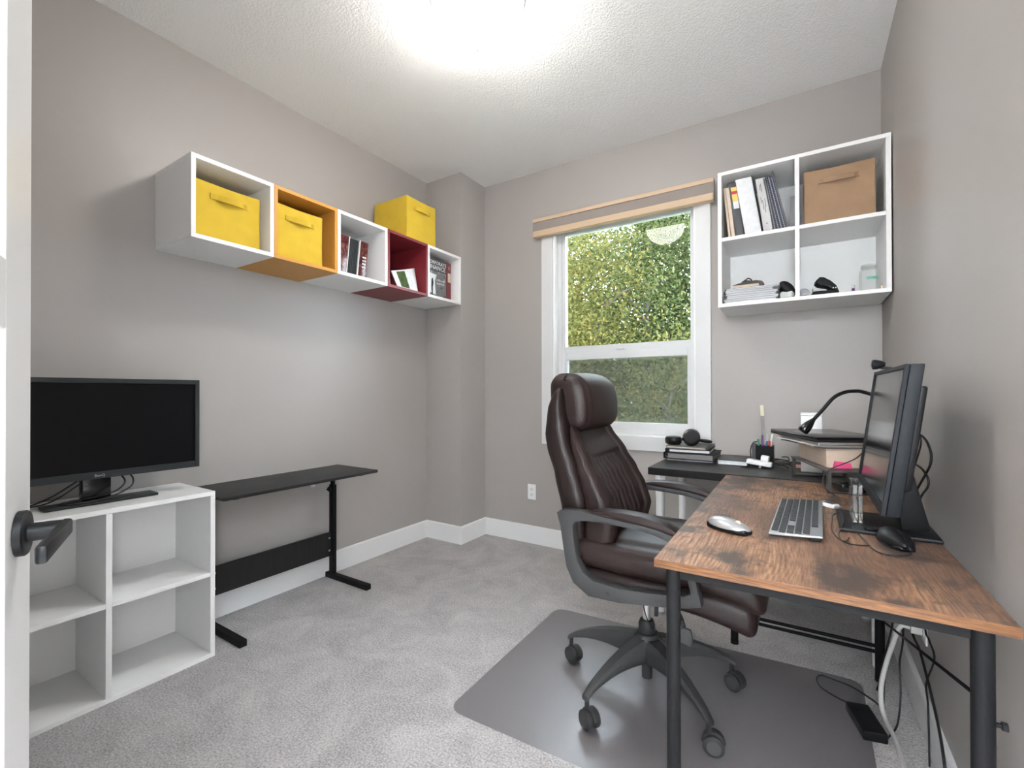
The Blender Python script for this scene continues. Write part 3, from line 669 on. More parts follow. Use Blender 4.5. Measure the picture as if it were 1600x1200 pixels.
link('stand_block', B(-0.030, 0.030, -0.01, 0.05, 0.0, 0.048, 0.006), M['slate'], pm, 'auto')
cl = thing('folded_cloth', 'small crumpled pale cloth at the front of the cabinet', 'cloth', (-0.400, -0.30, S1))
def crum(x, y, z): return (x+0.004*math.sin(90*y+70*z), y+0.004*math.sin(120*x), z*(1+0.10*math.sin(150*x+80*y))+0.018)
link('fabric', rbox(new_bm(), 0.027, 0.022, 0.0165, 0.010, (6, 6, 4), 3, crum), M['cloth'], cl, True)

# ---- lower right compartment: hole punch, tape, lighter, jar, small box
hp = thing('hole_punch', 'black hole punch with raised lever in the wall cabinet', 'hole punch', (-0.248, -0.27, S1), rz=0.12)
link('base', rbox(new_bm(), 0.052, 0.045, 0.011, 0.008, (4, 4, 2), 3, lambda x, y, z: (x, y, z+0.0112)), M['charcoal'], hp, True)
lev = new_bm(); prism(lev, [(0.052, 0.020), (0.044, 0.044), (0.022, 0.068), (-0.006, 0.088), (-0.022, 0.090), (-0.036, 0.076), (-0.038, 0.062), (-0.026, 0.050), (0.010, 0.040), (0.030, 0.0225)], -0.034, 0.034, 'xz', 0.006, 3)
link('lever', lev, M['black_plastic'], hp, 'auto')
link('lever_recess', prism(new_bm(), [(-0.020, 0.078), (0.004, 0.066), (0.016, 0.046), (-0.016, 0.055)], -0.0348, -0.0342, 'xz'), M['charcoal'], hp)
for x in (0.030, 0.040): link('screw', lathe(new_bm(), [(0, -0.0362), (0.0028, -0.036), (0.0028, -0.0342), (0, -0.0342)], 10, (x, 0, 0.033), 'y'), M['chrome'], hp)
tp = thing('tape_dispenser', 'small clear tape dispenser left of the hole punch', 'tape dispenser', (-0.330, -0.27, S1))
link('tape_roll', lathe(new_bm(), [(0.010, -0.012), (0.023, -0.012), (0.023, 0.012), (0.010, 0.012), (0.010, -0.012)], 24, (0, 0, 0.0235), 'y'), M['clear_plastic'], tp, 'auto')
link('cutter_arm', prism(new_bm(), [(0.0, 0.0005), (0.045, 0.0005), (0.049, 0.010), (0.030, 0.012), (0.006, 0.0135)], 0.012, 0.016, 'xz'), M['clear_plastic'], tp)
link('cutter_blade', prism(new_bm(), [(0.036, 0.011), (0.040, 0.011), (0.036, 0.044), (0.034, 0.044)], -0.004, 0.010, 'xz'), M['slate'], tp)
lt = thing('lighter', 'small upright grey lighter standing near the glass jar', 'lighter', (-0.135, -0.25, S1))
link('body', B(-0.006, 0.006, -0.005, 0.005, 0, 0.030, 0.002), M['purple_pen'], lt, 'auto'); link('cap', B(-0.006, 0.006, -0.005, 0.005, 0.0305, 0.045, 0.002), M['silver'], lt, 'auto')
jr = thing('glass_jar', 'empty glass jar with a green mark in the wall cabinet corner', 'jar', (-0.072, -0.20, S1))
link('body', lathe(new_bm(), [(0.0, 0.0), (0.033, 0.0), (0.037, 0.005), (0.037, 0.098), (0.035, 0.110), (0.030, 0.120), (0.0295, 0.142)], 32), M['jar_glass'], jr, True)
bm = new_bm(); nn = 10
lo = [bm.verts.new((0.0375*math.cos(a_), 0.0375*math.sin(a_), 0.068)) for a_ in [-1.9+1.5*i/nn for i in range(nn+1)]]; hi = [bm.verts.new((p.co.x, p.co.y, 0.088-0.008)) for p in lo]
for i in range(nn): bm.faces.new([lo[i], lo[i+1], hi[i+1], hi[i]])
link('green_label', bm, mat('green_label', (0.16, 0.46, 0.36), 0.6), jr, True)
for zz in (0.125, 0.132): link('thread_ring', lathe(new_bm(), [(0.0295, zz), (0.0315, zz+0.0015), (0.0295, zz+0.003)], 28), M['jar_glass'], jr, True)
tag(link('small_box', B(-0.034, -0.0255, -0.25, -0.225, 0, 0.032, 0.001), M['cream_paper'], None, loc=(0, 0, S1)), 'tiny cream box beside the glass jar', 'box')
bm = lathe(new_bm(), [(0.0, 0.0), (0.034, 0.0), (0.034, 0.003), (0.012, 0.005), (0.0, 0.005)], 24); tag(link('jar_coaster', bm, M['paper'], None, 'auto', loc=(-0.080, -0.293, S1)), 'white round disc lying in front of the glass jar', 'coaster')

# ================================================================== left side: monitor and table
mn = thing('computer_monitor', 'black widescreen monitor standing on the low white cabinet', 'monitor', (-2.60, -2.310, 0.6968), PI/2)
# local x runs along +y, local -y faces into the room (+x)
W2 = 0.335
bz0, bz1 = 0.094, 0.470
link('housing', B(-W2, W2, -0.030, 0.020, bz0, bz1, 0.004), M['charcoal'], mn, 'auto')
link('bezel', frame_bm(-W2, W2, bz0, bz1, 0.016, -0.040, -0.0305, 0.0015, tb=0.026, tt=0.018), M['grey_bezel'], mn)
link('screen', B(-W2+0.016, W2-0.016, -0.0345, -0.0308, bz0+0.026, bz1-0.018), M['screen_matte'], mn)
lettering('brand_lettering', 'BenQ', 0.013, M['silver'], mn, (0.0, -0.0405, bz0+0.008), (PI/2, 0, 0))
link('neck', B(-0.042, 0.042, -0.012, 0.028, 0.012, 0.150, 0.004), M['black_gloss'], mn, 'auto')
bm = new_bm(); prism(bm, [(-0.150, -0.052), (0.180, -0.052), (0.180, 0.028), (0.075, 0.034), (0.060, 0.060), (-0.060, 0.060), (-0.075, 0.034), (-0.150, 0.028)], 0.0004, 0.011, 'xy', 0.002); link('foot', bm, M['grey_bezel'], mn, 'auto')
def cable(label, pts, r=0.0025, m='cable', n=6, name='cable', flat=1.0):
    return tag(link(name, tube(new_bm(), smooth_path(pts), r, n, flat=flat), M[m], None, True), label, 'cable')
cable('thick black cable looped over the left monitor foot', [(-2.62, -2.215, 0.80), (-2.575, -2.205, 0.775), (-2.545, -2.225, 0.745), (-2.535, -2.30, 0.7185), (-2.545, -2.38, 0.7135), (-2.565, -2.42, 0.7125), (-2.60, -2.40, 0.7130), (-2.585, -2.34, 0.7180), (-2.555, -2.27, 0.735), (-2.560, -2.235, 0.765), (-2.60, -2.235, 0.79)], 0.003)
cable('black cable trailing left behind the monitor neck', [(-2.645, -2.33, 0.80), (-2.65, -2.37, 0.765), (-2.66, -2.43, 0.725), (-2.665, -2.50, 0.7015), (-2.66, -2.58, 0.700)], 0.0026)
cable('thin black cable lying across the cabinet top behind the foot', [(-2.68, -2.30, 0.79), (-2.69, -2.34, 0.755), (-2.70, -2.42, 0.7025), (-2.69, -2.52, 0.6998), (-2.70, -2.60, 0.6998)], 0.0022)

st = thing('adjustable_table', 'narrow black height-adjustable table against the left wall', 'table', (0, 0, 0))
def rrect(x0, x1, y0, y1, r, n=5):
    out = []
    for cx, cy, a0 in ((x1-r, y1-r, 0), (x0+r, y1-r, PI/2), (x0+r, y0+r, PI), (x1-r, y0+r, 1.5*PI)):
        out += [(cx+r*math.cos(a0+PI/2*i/n), cy+r*math.sin(a0+PI/2*i/n)) for i in range(n+1)]
    return out
link('table_top', prism(new_bm(), rrect(-2.776, -2.405, -1.950, -1.112, 0.012), 0.650, 0.665, 'xy', 0.002), M['table_black'], st, 'auto')
for i, y in enumerate((-1.870, -1.188)):
    link('post', B(-2.740, -2.702, y-0.0125, y+0.0125, 0.0305, 0.560, 0.002), M['black_metal'], st)
    p = link('inner_post', B(-2.733, -2.709, y-0.008, y+0.008, 0.5605, 0.636, 0.001), M['black_metal'], st)
    link('support_plate', B(-2.76, -2.46, y-0.012, y+0.012, 0.636, 0.6495, 0.001), M['black_metal'], st)
    link('foot', B(-2.772, -2.400, y-0.016, y+0.016, 0.0008, 0.030, 0.002), M['black_metal'], st)
    kb = link('knob', lathe(new_bm(), [(0.0, 0.0), (0.005, 0.0), (0.005, 0.012), (0.015, 0.013), (0.015, 0.024), (0.011, 0.027), (0.0, 0.027)], 14, (-2.722, y-0.040, 0.535), 'y'), M['black_plastic'], st, 'auto')
pn = link('modesty_panel', B(-2.732, -2.716, -1.857, -1.201, 0.138, 0.277, 0.001), M['table_black'], st)
for y in (-1.215, -1.843):
    for z in (0.172, 0.246): link('bolt_cap', lathe(new_bm(), [(0.0, 0.0), (0.006, 0.0), (0.0055, 0.002), (0.0, 0.003)], 12, (-2.7158, y, z), 'x'), M['silver'], pn, 'auto')
link('clip', B(-2.412, -2.404, -1.545, -1.520, 0.640, 0.6495, 0.001), M['silver'], st)

# ================================================================== desks
ZB = 0.736; ZW = 0.737
bd = thing('black_desk', 'black-topped desk with white legs under the window', 'desk', (0, 0, 0))
link('desk_top', B(-0.992, -0.006, -0.632, -0.030, ZB-0.036, ZB, 0.002), M['linn_black'], bd)
for x, y in ((-0.945, -0.580), (-0.945, -0.085), (-0.088, -0.590), (-0.083, -0.120)):
    lg = link('leg', lathe(new_bm(), [(0.0, 0.012), (0.017, 0.012), (0.0195, 0.10), (0.0205, 0.56), (0.024, 0.64), (0.024, ZB-0.0365), (0.0, ZB-0.0365)], 20, (x, y, 0)), M['white'], bd, 'auto')
    link('glide', lathe(new_bm(), [(0.0, 0.0005), (0.016, 0.0005), (0.017, 0.0115), (0.0, 0.0115)], 16, (x, y, 0)), M['pale_grey'], lg, 'auto')

wd = thing('wooden_desk', 'rustic brown wooden desk with black tube legs along the right wall', 'desk', (-0.045, -1.876, 0), math.radians(0.45))
WD, WL = 0.575, 1.220                       # local: x from -WD to 0, y from 0 (near end) to WL
TT = 0.018
link('desk_top', B(-WD, 0, 0, WL, ZW-TT, ZW, 0.0008), M['wood'], wd)
eb = new_bm(); box(eb, -WD-0.0012, 0, -0.0012, -0.0001, ZW-TT, ZW-0.0004); link('edge_band', eb, M['wood_edge'], wd)
eb = new_bm(); box(eb, -WD-0.0012, -WD-0.0001, 0, WL, ZW-TT, ZW-0.0004); link('edge_band', eb, M['wood_edge'], wd)
LR = 0.0155
lx = (-WD+0.033, -0.037); ly = (0.035, WL-0.025)
for x in lx:
    for y in ly:
        lg = link('leg', tube(new_bm(), [(x, y, 0.012), (x, y, ZW-TT-0.0005)], LR, 20), M['black_metal'], wd, 'auto')
        link('foot_cap', lathe(new_bm(), [(0.0, 0.0006), (LR+0.001, 0.0006), (LR+0.001, 0.0118), (0.0, 0.0118)], 18, (x, y, 0)), M['black_plastic'], lg, 'auto')
RZ0, RZ1 = ZW-TT-0.026, ZW-TT-0.0005
for y in ly: link('apron_rail', B(lx[0]+LR+0.0003, lx[1]-LR-0.0003, y-0.010, y+0.010, RZ0, RZ1, 0.001), M['black_metal'], wd)
for x in lx: link('apron_rail', B(x-0.010, x+0.010, ly[0]+LR+0.0003, ly[1]-LR-0.0003, RZ0, RZ1, 0.001), M['black_metal'], wd)
for dz in (0.0, 0.022): link('stretcher', tube(new_bm(), [(lx[0]+LR, ly[1], 0.110+dz), (lx[1]-LR, ly[1], 0.110+dz)], 0.007, 10), M['black_metal'], wd, 'auto')
link('side_rod', tube(new_bm(), [(lx[1], ly[0]+LR, 0.585), (lx[1], ly[1]-LR, 0.245)], 0.0035, 8), M['black_metal'], wd, True)
link('bolt_knob', lathe(new_bm(), [(0, LR), (0.004, LR), (0.004, LR+0.006), (0.007, LR+0.007), (0.007, LR+0.014), (0.0, LR+0.015)], 12, (lx[1], ly[0], 0.555), 'x'), M['black_plastic'], wd, 'auto')

# ================================================================== things on the wooden desk
rm = thing('computer_monitor', 'black monitor with webcam on the wooden desk by the right wall', 'monitor', (0, 0, ZW))
link('foot', prism(new_bm(), [(-0.255, -1.415), (-0.048, -1.417), (-0.044, -1.185), (-0.252, -1.172)], 0.0005, 0.0105, 'xy', 0.003), M['black_plastic'], rm, 'auto')
link('neck', prism(new_bm(), [(-0.118, 0.011), (-0.058, 0.011), (-0.095, 0.165), (-0.100, 0.220), (-0.130, 0.220), (-0.135, 0.165)], -1.350, -1.245, 'xz', 0.003), M['black_plastic'], rm, 'auto')
PY0, PY1 = -1.566, -1.029; PZ0, PZ1 = 0.086, 0.438; ptilt = (0.045)/(PZ1-PZ0)
def panel(bm):
    for vv in bm.verts: vv.co.x += ptilt*(vv.co.z-PZ0)
    return bm
link('housing', panel(B(-0.176, -0.150, PY0, PY1, PZ0, PZ1, 0.003)), M['charcoal'], rm, 'auto')
link('rear_cover', panel(B(-0.1495, -0.128, PY0+0.06, PY1-0.06, PZ0+0.05, PZ1-0.05, 0.006)), M['black_plastic'], rm, 'auto')
bm = new_bm()
for y0, y1, z0, z1 in ((PY0, PY0+0.012, PZ0, PZ1), (PY1-0.012, PY1, PZ0, PZ1), (PY0+0.012, PY1-0.012, PZ0, PZ0+0.020), (PY0+0.012, PY1-0.012, PZ1-0.010, PZ1)): box(bm, -0.185, -0.1765, y0, y1, z0, z1, 0.001)
link('bezel', panel(bm), M['charcoal'], rm)
link('screen', panel(B(-0.1810, -0.1768, PY0+0.012, PY1-0.012, PZ0+0.020, PZ1-0.010)), M['screen_gloss'], rm)
wc = thing('webcam', 'round black webcam clipped on top of the right-hand monitor', 'webcam', (-0.150, -1.20, ZW+0.4395))
link('body', lathe(new_bm(), [(0.0, -0.013), (0.012, -0.013), (0.0145, -0.010), (0.0145, -0.004), (0.011, 0.010), (0.006, 0.018), (0.0, 0.018)], 20, (0, 0, 0.0155), 'x'), M['black_plastic'], wc, 'auto')
link('lens', lathe(new_bm(), [(0.0, -0.0145), (0.006, -0.0145), (0.0065, -0.0132), (0.0, -0.0132)], 16, (0, 0, 0.0155), 'x'), M['screen_gloss'], wc, 'auto')
link('clip', prism(new_bm(), [(0.006, 0.0015), (0.034, 0.0005), (0.040, -0.018), (0.046, -0.018), (0.040, 0.006), (0.016, 0.010)], -0.010, 0.010, 'xz', 0.001), M['black_plastic'], wc)
cable('thin black cable hanging wavy behind the right-hand monitor', [(-0.100, -1.14, 1.132), (-0.060, -1.143, 1.12), (-0.05, -1.182, 1.055), (-0.05, -1.147, 0.997), (-0.05, -1.18, 0.965), (-0.05, -1.10, 0.896), (-0.055, -1.06, 0.841), (-0.06, -1.05, 0.745)], 0.0022)
cable('thick black cable bowing out behind the right-hand monitor', [(-0.09, -1.0, 1.0), (-0.045, -1.128, 0.985), (-0.035, -1.199, 0.951), (-0.033, -1.198, 0.91), (-0.04, -1.158, 0.865), (-0.05, -1.09, 0.80), (-0.055, -1.08, 0.7415)], 0.0032)
cable('second thick cable looping low behind the right-hand monitor', [(-0.09, -0.96, 0.893), (-0.05, -1.089, 0.891), (-0.040, -1.180, 0.875), (-0.038, -1.195, 0.845), (-0.045, -1.138, 0.80), (-0.052, -1.10, 0.7415)], 0.003)

kb = thing('keyboard', 'silver keyboard with dark keys on the wooden desk', 'keyboard', (-0.349, -1.335, ZW+0.0006), math.radians(-1.5))
KW, KL = 0.118, 0.452
tl = lambda x: 0.010 + (x+KW/2)*0.075
bm = B(-KW/2, KW/2, -KL/2, KL/2, 0.0, 0.010, 0.003)
for vv in bm.verts: vv.co.z = vv.co.z*0.62 + tl(vv.co.x) - 0.008
link('base_plate', bm, M['alu'], kb, 'auto')
link('rear_foot', B(KW/2-0.030, KW/2-0.004, -KL/2+0.012, KL/2-0.012, 0.0, 0.0095, 0.002), M['black_plastic'], kb)
keys = new_bm(); rows = 6; px_ = (KW-0.012)/rows
for r in range(rows):
    x0 = -KW/2+0.005+px_*r; hgt = px_*0.80; y = KL/2-0.010; q = 0
    while y > -KL/2+0.016:
        kwid = 0.0160
        if r == 0 and 3 <= q <= 3: kwid = 0.100
        if (r in (1, 2, 3) and q in (0, 13)): kwid = 0.027
        gap = 0.0028
        if y-kwid < -KL/2+0.006: break
        blocked = (r == 2 and -KL/2+0.092 < y-kwid/2 < -KL/2+0.135) or (r == 5 and y-kwid/2 < -KL/2+0.090)
        if not blocked:
            z0 = tl(x0+hgt/2)-0.001
            box(keys, x0, x0+hgt, y-kwid, y, z0, z0+0.0024)
        y -= kwid+gap; q += 1
link('keys', keys, M['key'], kb, kind='stuff')

def mouse_shell(hx, hy, hz):
    def df(x, y, z):
        u = x/hx; return (x, y*(0.92+0.08*math.cos(u*2)), z*(1.0-0.25*u) if z > 0 else z*0.2)
    return df
ms = thing('computer_mouse', 'silver wireless mouse with black base on the wooden desk', 'mouse', (-0.507, -1.566, ZW+0.0006), math.radians(-26))
link('shell', ellipsoid(new_bm(), (0, 0, 0.012), (0.061, 0.033, 0.0205), 32, 16, mouse_shell(0.061, 0.033, 0.0205)), M['silver'], ms, True)
link('base', rbox(new_bm(), 0.059, 0.030, 0.0075, 0.007, (8, 4, 1), 3, lambda x, y, z: (x, y*math.sqrt(max(0.05, 1-(x/0.066)**2))*1.02, z+0.0076)), M['black_plastic'], ms, True)
link('scroll_wheel', lathe(new_bm(), [(0.0, -0.004), (0.008, -0.004), (0.009, 0.0), (0.008, 0.004), (0.0, 0.004)], 16, (0.026, 0, 0.024), 'y'), M['cream_paper'], ms, True)
bmz = thing('computer_mouse', 'black wired mouse beside the right-hand monitor foot', 'mouse', (-0.148, -1.478, ZW+0.0006), math.radians(-72))
link('shell', ellipsoid(new_bm(), (0, 0, 0.010), (0.057, 0.032, 0.029), 28, 14, mouse_shell(0.057, 0.032, 0.029)), M['black_plastic'], bmz, True)
link('base', rbox(new_bm(), 0.055, 0.029, 0.0055, 0.005, (8, 4, 1), 3, lambda x, y, z: (x, y*math.sqrt(max(0.05, 1-(x/0.062)**2))*1.02, z+0.0056)), M['black_gloss'], bmz, True)
link('button_seam', tube(new_bm(), [(0.010, 0, 0.0385), (0.030, 0, 0.034), (0.045, 0, 0.026)], 0.0012, 6), M['charcoal'], bmz, True)
link('strain_relief', tube(new_bm(), [(0.052, 0, 0.012), (0.066, 0, 0.007)], 0.0045, 10, rs=[0.005, 0.0035]), M['charcoal'], bmz, True)
cable('thin black mouse cable curving over the wooden desk', [(-0.127, -1.541, 0.7425), (-0.135, -1.560, 0.7395), (-0.166, -1.577, 0.7395), (-0.188, -1.574, 0.7395), (-0.200, -1.540, 0.7395), (-0.207, -1.488, 0.7395), (-0.214, -1.431, 0.7395), (-0.222, -1.419, 0.7450), (-0.226, -1.396, 0.7502)], 0.0017)
cable('thin looped cable lying near the keyboard', [(-0.20, -1.525, 0.7395), (-0.225, -1.534, 0.7395), (-0.245, -1.531, 0.7395), (-0.264, -1.489, 0.7395), (-0.272, -1.416, 0.7395), (-0.268, -1.326, 0.7395), (-0.262, -1.250, 0.7420), (-0.245, -1.243, 0.7500), (-0.240, -1.300, 0.7500), (-0.246, -1.385, 0.7500), (-0.258, -1.445, 0.7420), (-0.258, -1.504, 0.7395), (-0.248, -1.526, 0.7430), (-0.238, -1.472, 0.7395)], 0.0016)
ab = thing('acrylic_award', 'clear acrylic block trophy standing on the monitor foot', 'trophy', (-0.221, -1.340, ZW+0.0112))
link('front_plate', B(0, 0.0105, 0, 0.130, 0, 0.105, 0.0015), M['acrylic'], ab); link('rear_plate', B(0.0125, 0.023, 0, 0.130, 0, 0.105, 0.0015), M['acrylic'], ab)
bm = new_bm()
for q in range(9): box(bm, 0.0108, 0.0122, 0.02, 0.10-0.01*(q % 3), 0.090-0.008*q, 0.0925-0.008*q)
link('engraved_lines', bm, M['pale_grey'], ab)
us_ = thing('usb_adapter', 'small white plug-in adapter left of the acrylic block', 'adapter', (-0.262, -1.118, ZW+0.0006), math.radians(-48))
link('body', B(-0.038, 0.020, -0.014, 0.014, 0, 0.013, 0.003), M['white'], us_, 'auto'); link('plug', B(0.0205, 0.038, -0.008, 0.008, 0.002, 0.010, 0.001), M['silver'], us_)
link('port', B(-0.0386, -0.0382, -0.007, 0.007, 0.004, 0.009), M['dark_hole'], us_); link('top_inset', B(-0.025, 0.012, -0.008, 0.008, 0.0131, 0.0136), M['slate'], us_)
rs_ = thing('usb_stick', 'small red and black flash drive on the right-hand monitor foot', 'flash drive', (-0.168, -1.398, ZW+0.0112), math.radians(20))
link('cap', B(0.0, 0.022, -0.007, 0.007, 0, 0.008, 0.002), M['red_plastic'], rs_, 'auto'); link('body', B(-0.034, -0.0005, -0.0065, 0.0065, 0, 0.0075, 0.002), M['black_plastic'], rs_, 'auto')

# riser, box, papers and laptop
RZ = math.radians(17.3)
ri = thing('desk_riser', 'dark grey metal riser spanning the two desks beside the monitor', 'riser', (-0.262, -0.885, ZW), RZ)
link('top_plate', B(0, 0.215, 0, 0.410, 0.078, 0.084, 0.001), M['riser'], ri)
for y in (0.002, 0.388):
    bm = new_bm(); z0 = 0.0005
    box(bm, 0.004, 0.014, y, y+0.020, z0+0.006, 0.0778, 0.0008); box(bm, 0.201, 0.211, y, y+0.020, z0+0.006, 0.0778, 0.0008); box(bm, 0.004, 0.211, y, y+0.020, z0, z0+0.006, 0.0008)
    link('leg_loop', bm, M['riser'], ri)
dk = thing('docking_hub', 'black docking hub lying under the near end of the riser', 'hub', (-0.215, -0.850, ZW), RZ)
link('body', B(0.0, 0.11, 0.0, 0.07, 0.0008, 0.034, 0.004), M['black_gloss'], dk, 'auto'); link('highlight_strip', B(0.02, 0.09, -0.0008, -0.0002, 0.024, 0.029), M['chrome'], dk)  # the strip is a silver highlight put on as chrome
cb = thing('cardboard_box', 'flat kraft cardboard box on the grey riser', 'box', (-0.262, -0.800, ZW+0.0846), RZ)
link('body', B(0, 0.195, 0, 0.300, 0, 0.076, 0.002), M['kraft'], cb)
bm = new_bm(); box(bm, -0.0008, 0.0, 0.0, 0.300, 0.050, 0.0755); box(bm, 0.0, 0.195, -0.0008, 0.0, 0.05, 0.0755); link('lid_flap', bm, M['kraft'], cb)
link('sticky_note', prism(new_bm(), [(0.020, 0.0), (0.085, -0.002), (0.078, 0.020), (0.026, 0.026)], -0.006, -0.0012, 'xz'), M['pink'], cb)
sn = thing('paper_pile', 'uneven pile of papers between the kraft box and laptop', 'paper', (-0.294, -0.877, ZW+0.0846+0.0766), math.radians(24.8))
rnd = random.Random(11); zq = 0.0003
for q in range(8):
    j = rnd.uniform(-0.012, 0.020); th = rnd.uniform(0.0020, 0.0036); an = rnd.uniform(-0.07, 0.07); bm = B(0.022+j, 0.232+j, 0.020+rnd.uniform(-0.015, 0.03), 0.345+rnd.uniform(-0.03, 0.02), 0, th)
    for vv in bm.verts:
        u = (vv.co.x-0.13, vv.co.y-0.18); vv.co.x = 0.13+u[0]*math.cos(an)-u[1]*math.sin(an); vv.co.y = 0.18+u[0]*math.sin(an)+u[1]*math.cos(an)
    link('sheet', bm, [M['slate'], M['paper'], M['cream_paper'], M['paper'], M['grey_card'], M['cream_paper'], M['paper'], M['cream_paper']][q], sn, loc=(0, 0, zq)); zq += th+0.0003
LZ = ZW+0.0846+0.0766+zq+0.0003
lp = thing('laptop', 'closed black laptop lying on the papers over the riser', 'laptop', (-0.294, -0.877, LZ), math.radians(24.8))
link('base', B(0, 0.262, 0, 0.405, 0, 0.011, 0.004), M['black_plastic'], lp, 'auto'); link('lid', B(0, 0.262, 0, 0.405, 0.0115, 0.0195, 0.0035), M['black_gloss'], lp, 'auto')
TZ = LZ+0.0195
gn = thing('gooseneck_lamp', 'black gooseneck lamp arching from behind the monitor onto the laptop', 'lamp', (-0.082, -0.985, ZW))
gp = [(0, 0, 0.012), (0.012, 0.005, 0.08), (0.022, 0.04, 0.19), (0.012, 0.12, 0.29), (-0.020, 0.20, 0.350), (-0.063, 0.230, 0.374), (-0.093, 0.215, 0.377), (-0.123, 0.200, 0.372), (-0.157, 0.185, 0.351), (-0.192, 0.170, 0.305), (-0.220, 0.160, TZ-ZW+0.063)]
link('neck', tube(new_bm(), smooth_path(gp), 0.0068, 10), M['black_plastic'], gn, True)
link('foot', lathe(new_bm(), [(0.0, 0.0006), (0.030, 0.0006), (0.030, 0.006), (0.010, 0.012), (0.0, 0.012)], 24), M['black_plastic'], gn, 'auto')
hp0 = Vector((-0.220, 0.160, TZ-ZW+0.063)); hp1 = Vector((-0.258, 0.150, TZ-ZW+0.0155))
link('lamp_head', tube(new_bm(), [hp0.lerp(hp1, q) for q in (0, 0.2, 0.45, 0.75, 0.95, 1)], 0.01, 16, rs=[0.007, 0.011, 0.016, 0.0195, 0.019, 0.016]), M['black_gloss'], gn, True)
cable('thin black cord drooping across the kraft box', [(-0.150, -0.800, 0.888), (-0.175, -0.842, 0.868), (-0.215, -0.872, 0.848), (-0.255, -0.897, 0.828), (-0.276, -0.895, 0.795), (-0.270, -0.908, 0.76), (-0.24, -0.925, 0.7395)], 0.002)

# ================================================================== things on the black desk
Z0 = ZB+0.0006
def pad(label, x0, x1, y0, y1, z, th, cov, page, rz=0.0, cat='binder', name='ring_binder', ring=False):
    o = thing(name, label, cat, ((x0+x1)/2, (y0+y1)/2, z), rz); hx, hy = (x1-x0)/2, (y1-y0)/2; c = 0.0034
    bm = new_bm(); box(bm, -hx, hx, -hy, hy, 0, c, 0.0006); box(bm, -hx, hx, -hy, hy, th-c, th, 0.0006); box(bm, -hx, -hx+c, -hy, hy, c, th-c)
    link('cover', bm, cov, o); link('pages', B(-hx+(0.022 if ring else 0.004), hx-0.006, -hy+0.005, hy-0.005, c+0.0004, th-c-0.0004), page, o)
    if ring:
        bm = new_bm()
        for yy in (-hy*0.75, -hy*0.25, hy*0.3, hy*0.75): tube(bm, [(-hx+0.014+0.011*math.cos(a_), yy, th/2+(th/2-c-0.001)*math.sin(a_)) for a_ in [i*PI/6 for i in range(12)]], 0.0012, 5)
        link('ring', bm, M['alu'], o)
    return o
z = Z0
pad('slim slate folder at the bottom of the binder stack under the headphones', -0.975, -0.735, -0.345, -0.10, z, 0.010, M['slate'], M['paper'], 0.02, 'folder', 'folder'); z += 0.0106
pad('black ring binder lowest in the stack under the headphones', -0.985, -0.728, -0.350, -0.09, z, 0.034, M['black_plastic'], M['grey_card'], -0.02, ring=True); z += 0.0346
pad('black ring binder upper in the stack under the headphones', -0.985, -0.755, -0.340, -0.09, z, 0.020, M['black_plastic'], M['paper'], 0.05, ring=True); z += 0.0206
pad('magazine lying on top of the binder stack under the headphones', -0.972, -0.765, -0.335, -0.09, z, 0.013, M['grey_card'], M['cream_paper'], -0.04, 'magazine', 'magazine'); z += 0.0146
hd = thing('headphones', 'black over-ear headphones lying on the binder stack', 'headphones', (-0.872, -0.235, z), 0.1)
hd.scale = (1.2, 1.2, 1.2)
def earcup(cx, cy, cz, rx, ry, tilt_):
    bm = lathe(new_bm(), [(0.0, -0.018), (0.030, -0.018), (0.037, -0.010), (0.038, 0.006), (0.033, 0.016), (0.020, 0.018), (0.0, 0.016)], 24)
    R_ = Matrix.Rotation(tilt_, 3, 'X')
    for vv in bm.verts: vv.co = R_ @ vv.co + Vector((cx, cy, cz))
    return bm
link('ear_cup', earcup(0.012, -0.050, 0.037, 0, 0, 1.15), M['black_gloss'], hd, 'auto'); link('ear_cushion', earcup(0.010, -0.020, 0.038, 0, 0, 1.15), M['black_plastic'], hd, 'auto')
link('ear_cup', earcup(-0.070, -0.015, 0.0195, 0, 0, 0.0), M['black_plastic'], hd, 'auto')
link('headband', tube(new_bm(), smooth_path([(-0.085, 0.010, 0.022), (-0.060, 0.075, 0.016), (0.010, 0.105, 0.014), (0.070, 0.075, 0.014), (0.085, 0.010, 0.016), (0.060, -0.030, 0.022), (0.035, -0.040, 0.030)]), 0.011, 8, flat=0.6), M['black_plastic'], hd, True)
pad('dark-covered block of white paper beside the binder stack', -0.715, -0.572, -0.362, -0.14, Z0, 0.027, M['slate'], M['paper'], 0.03, 'book', 'book')
cup = thing('pen_cup', 'black square pen cup on the black desk', 'pen cup', (-0.503, -0.225, Z0))
link('cup_wall', frame_bm(-0.040, 0.040, -0.034, 0.034, 0.002, 0, 1, 0), M['black_metal'], cup)
cw = cup.children[0]; 
for vv in cw.data.vertices: x_, y_, z_ = vv.co; vv.co = (x_, z_, y_*0.098)
link('cup_base', B(-0.0375, 0.0375, -0.0315, 0.0315, 0.0004, 0.003), M['black_metal'], cup); link('side_pocket', B(-0.058, -0.0405, -0.030, 0.030, 0.0, 0.105, 0.002), M['slate'], cup)
pens = [('blue pen standing in the pen cup', 'blue_pen', (-0.002, 0.0), (0.012, 0.005), 0.155), ('green marker at the left of the pen cup', 'green_pen', (-0.022, -0.02), (-0.03, -0.022), 0.128), ('purple marker in the pen cup', 'purple_pen', (-0.015, 0.010), (-0.014, 0.02), 0.146),
        ('white pen leaning right in the pen cup', 'white', (0.010, -0.005), (0.034, -0.002), 0.155), ('red pen low in the pen cup', 'red_plastic', (0.018, -0.018), (0.022, -0.022), 0.122), ('silver pen behind the red pen in the cup', 'silver', (0.022, 0.012), (0.032, 0.014), 0.138)]
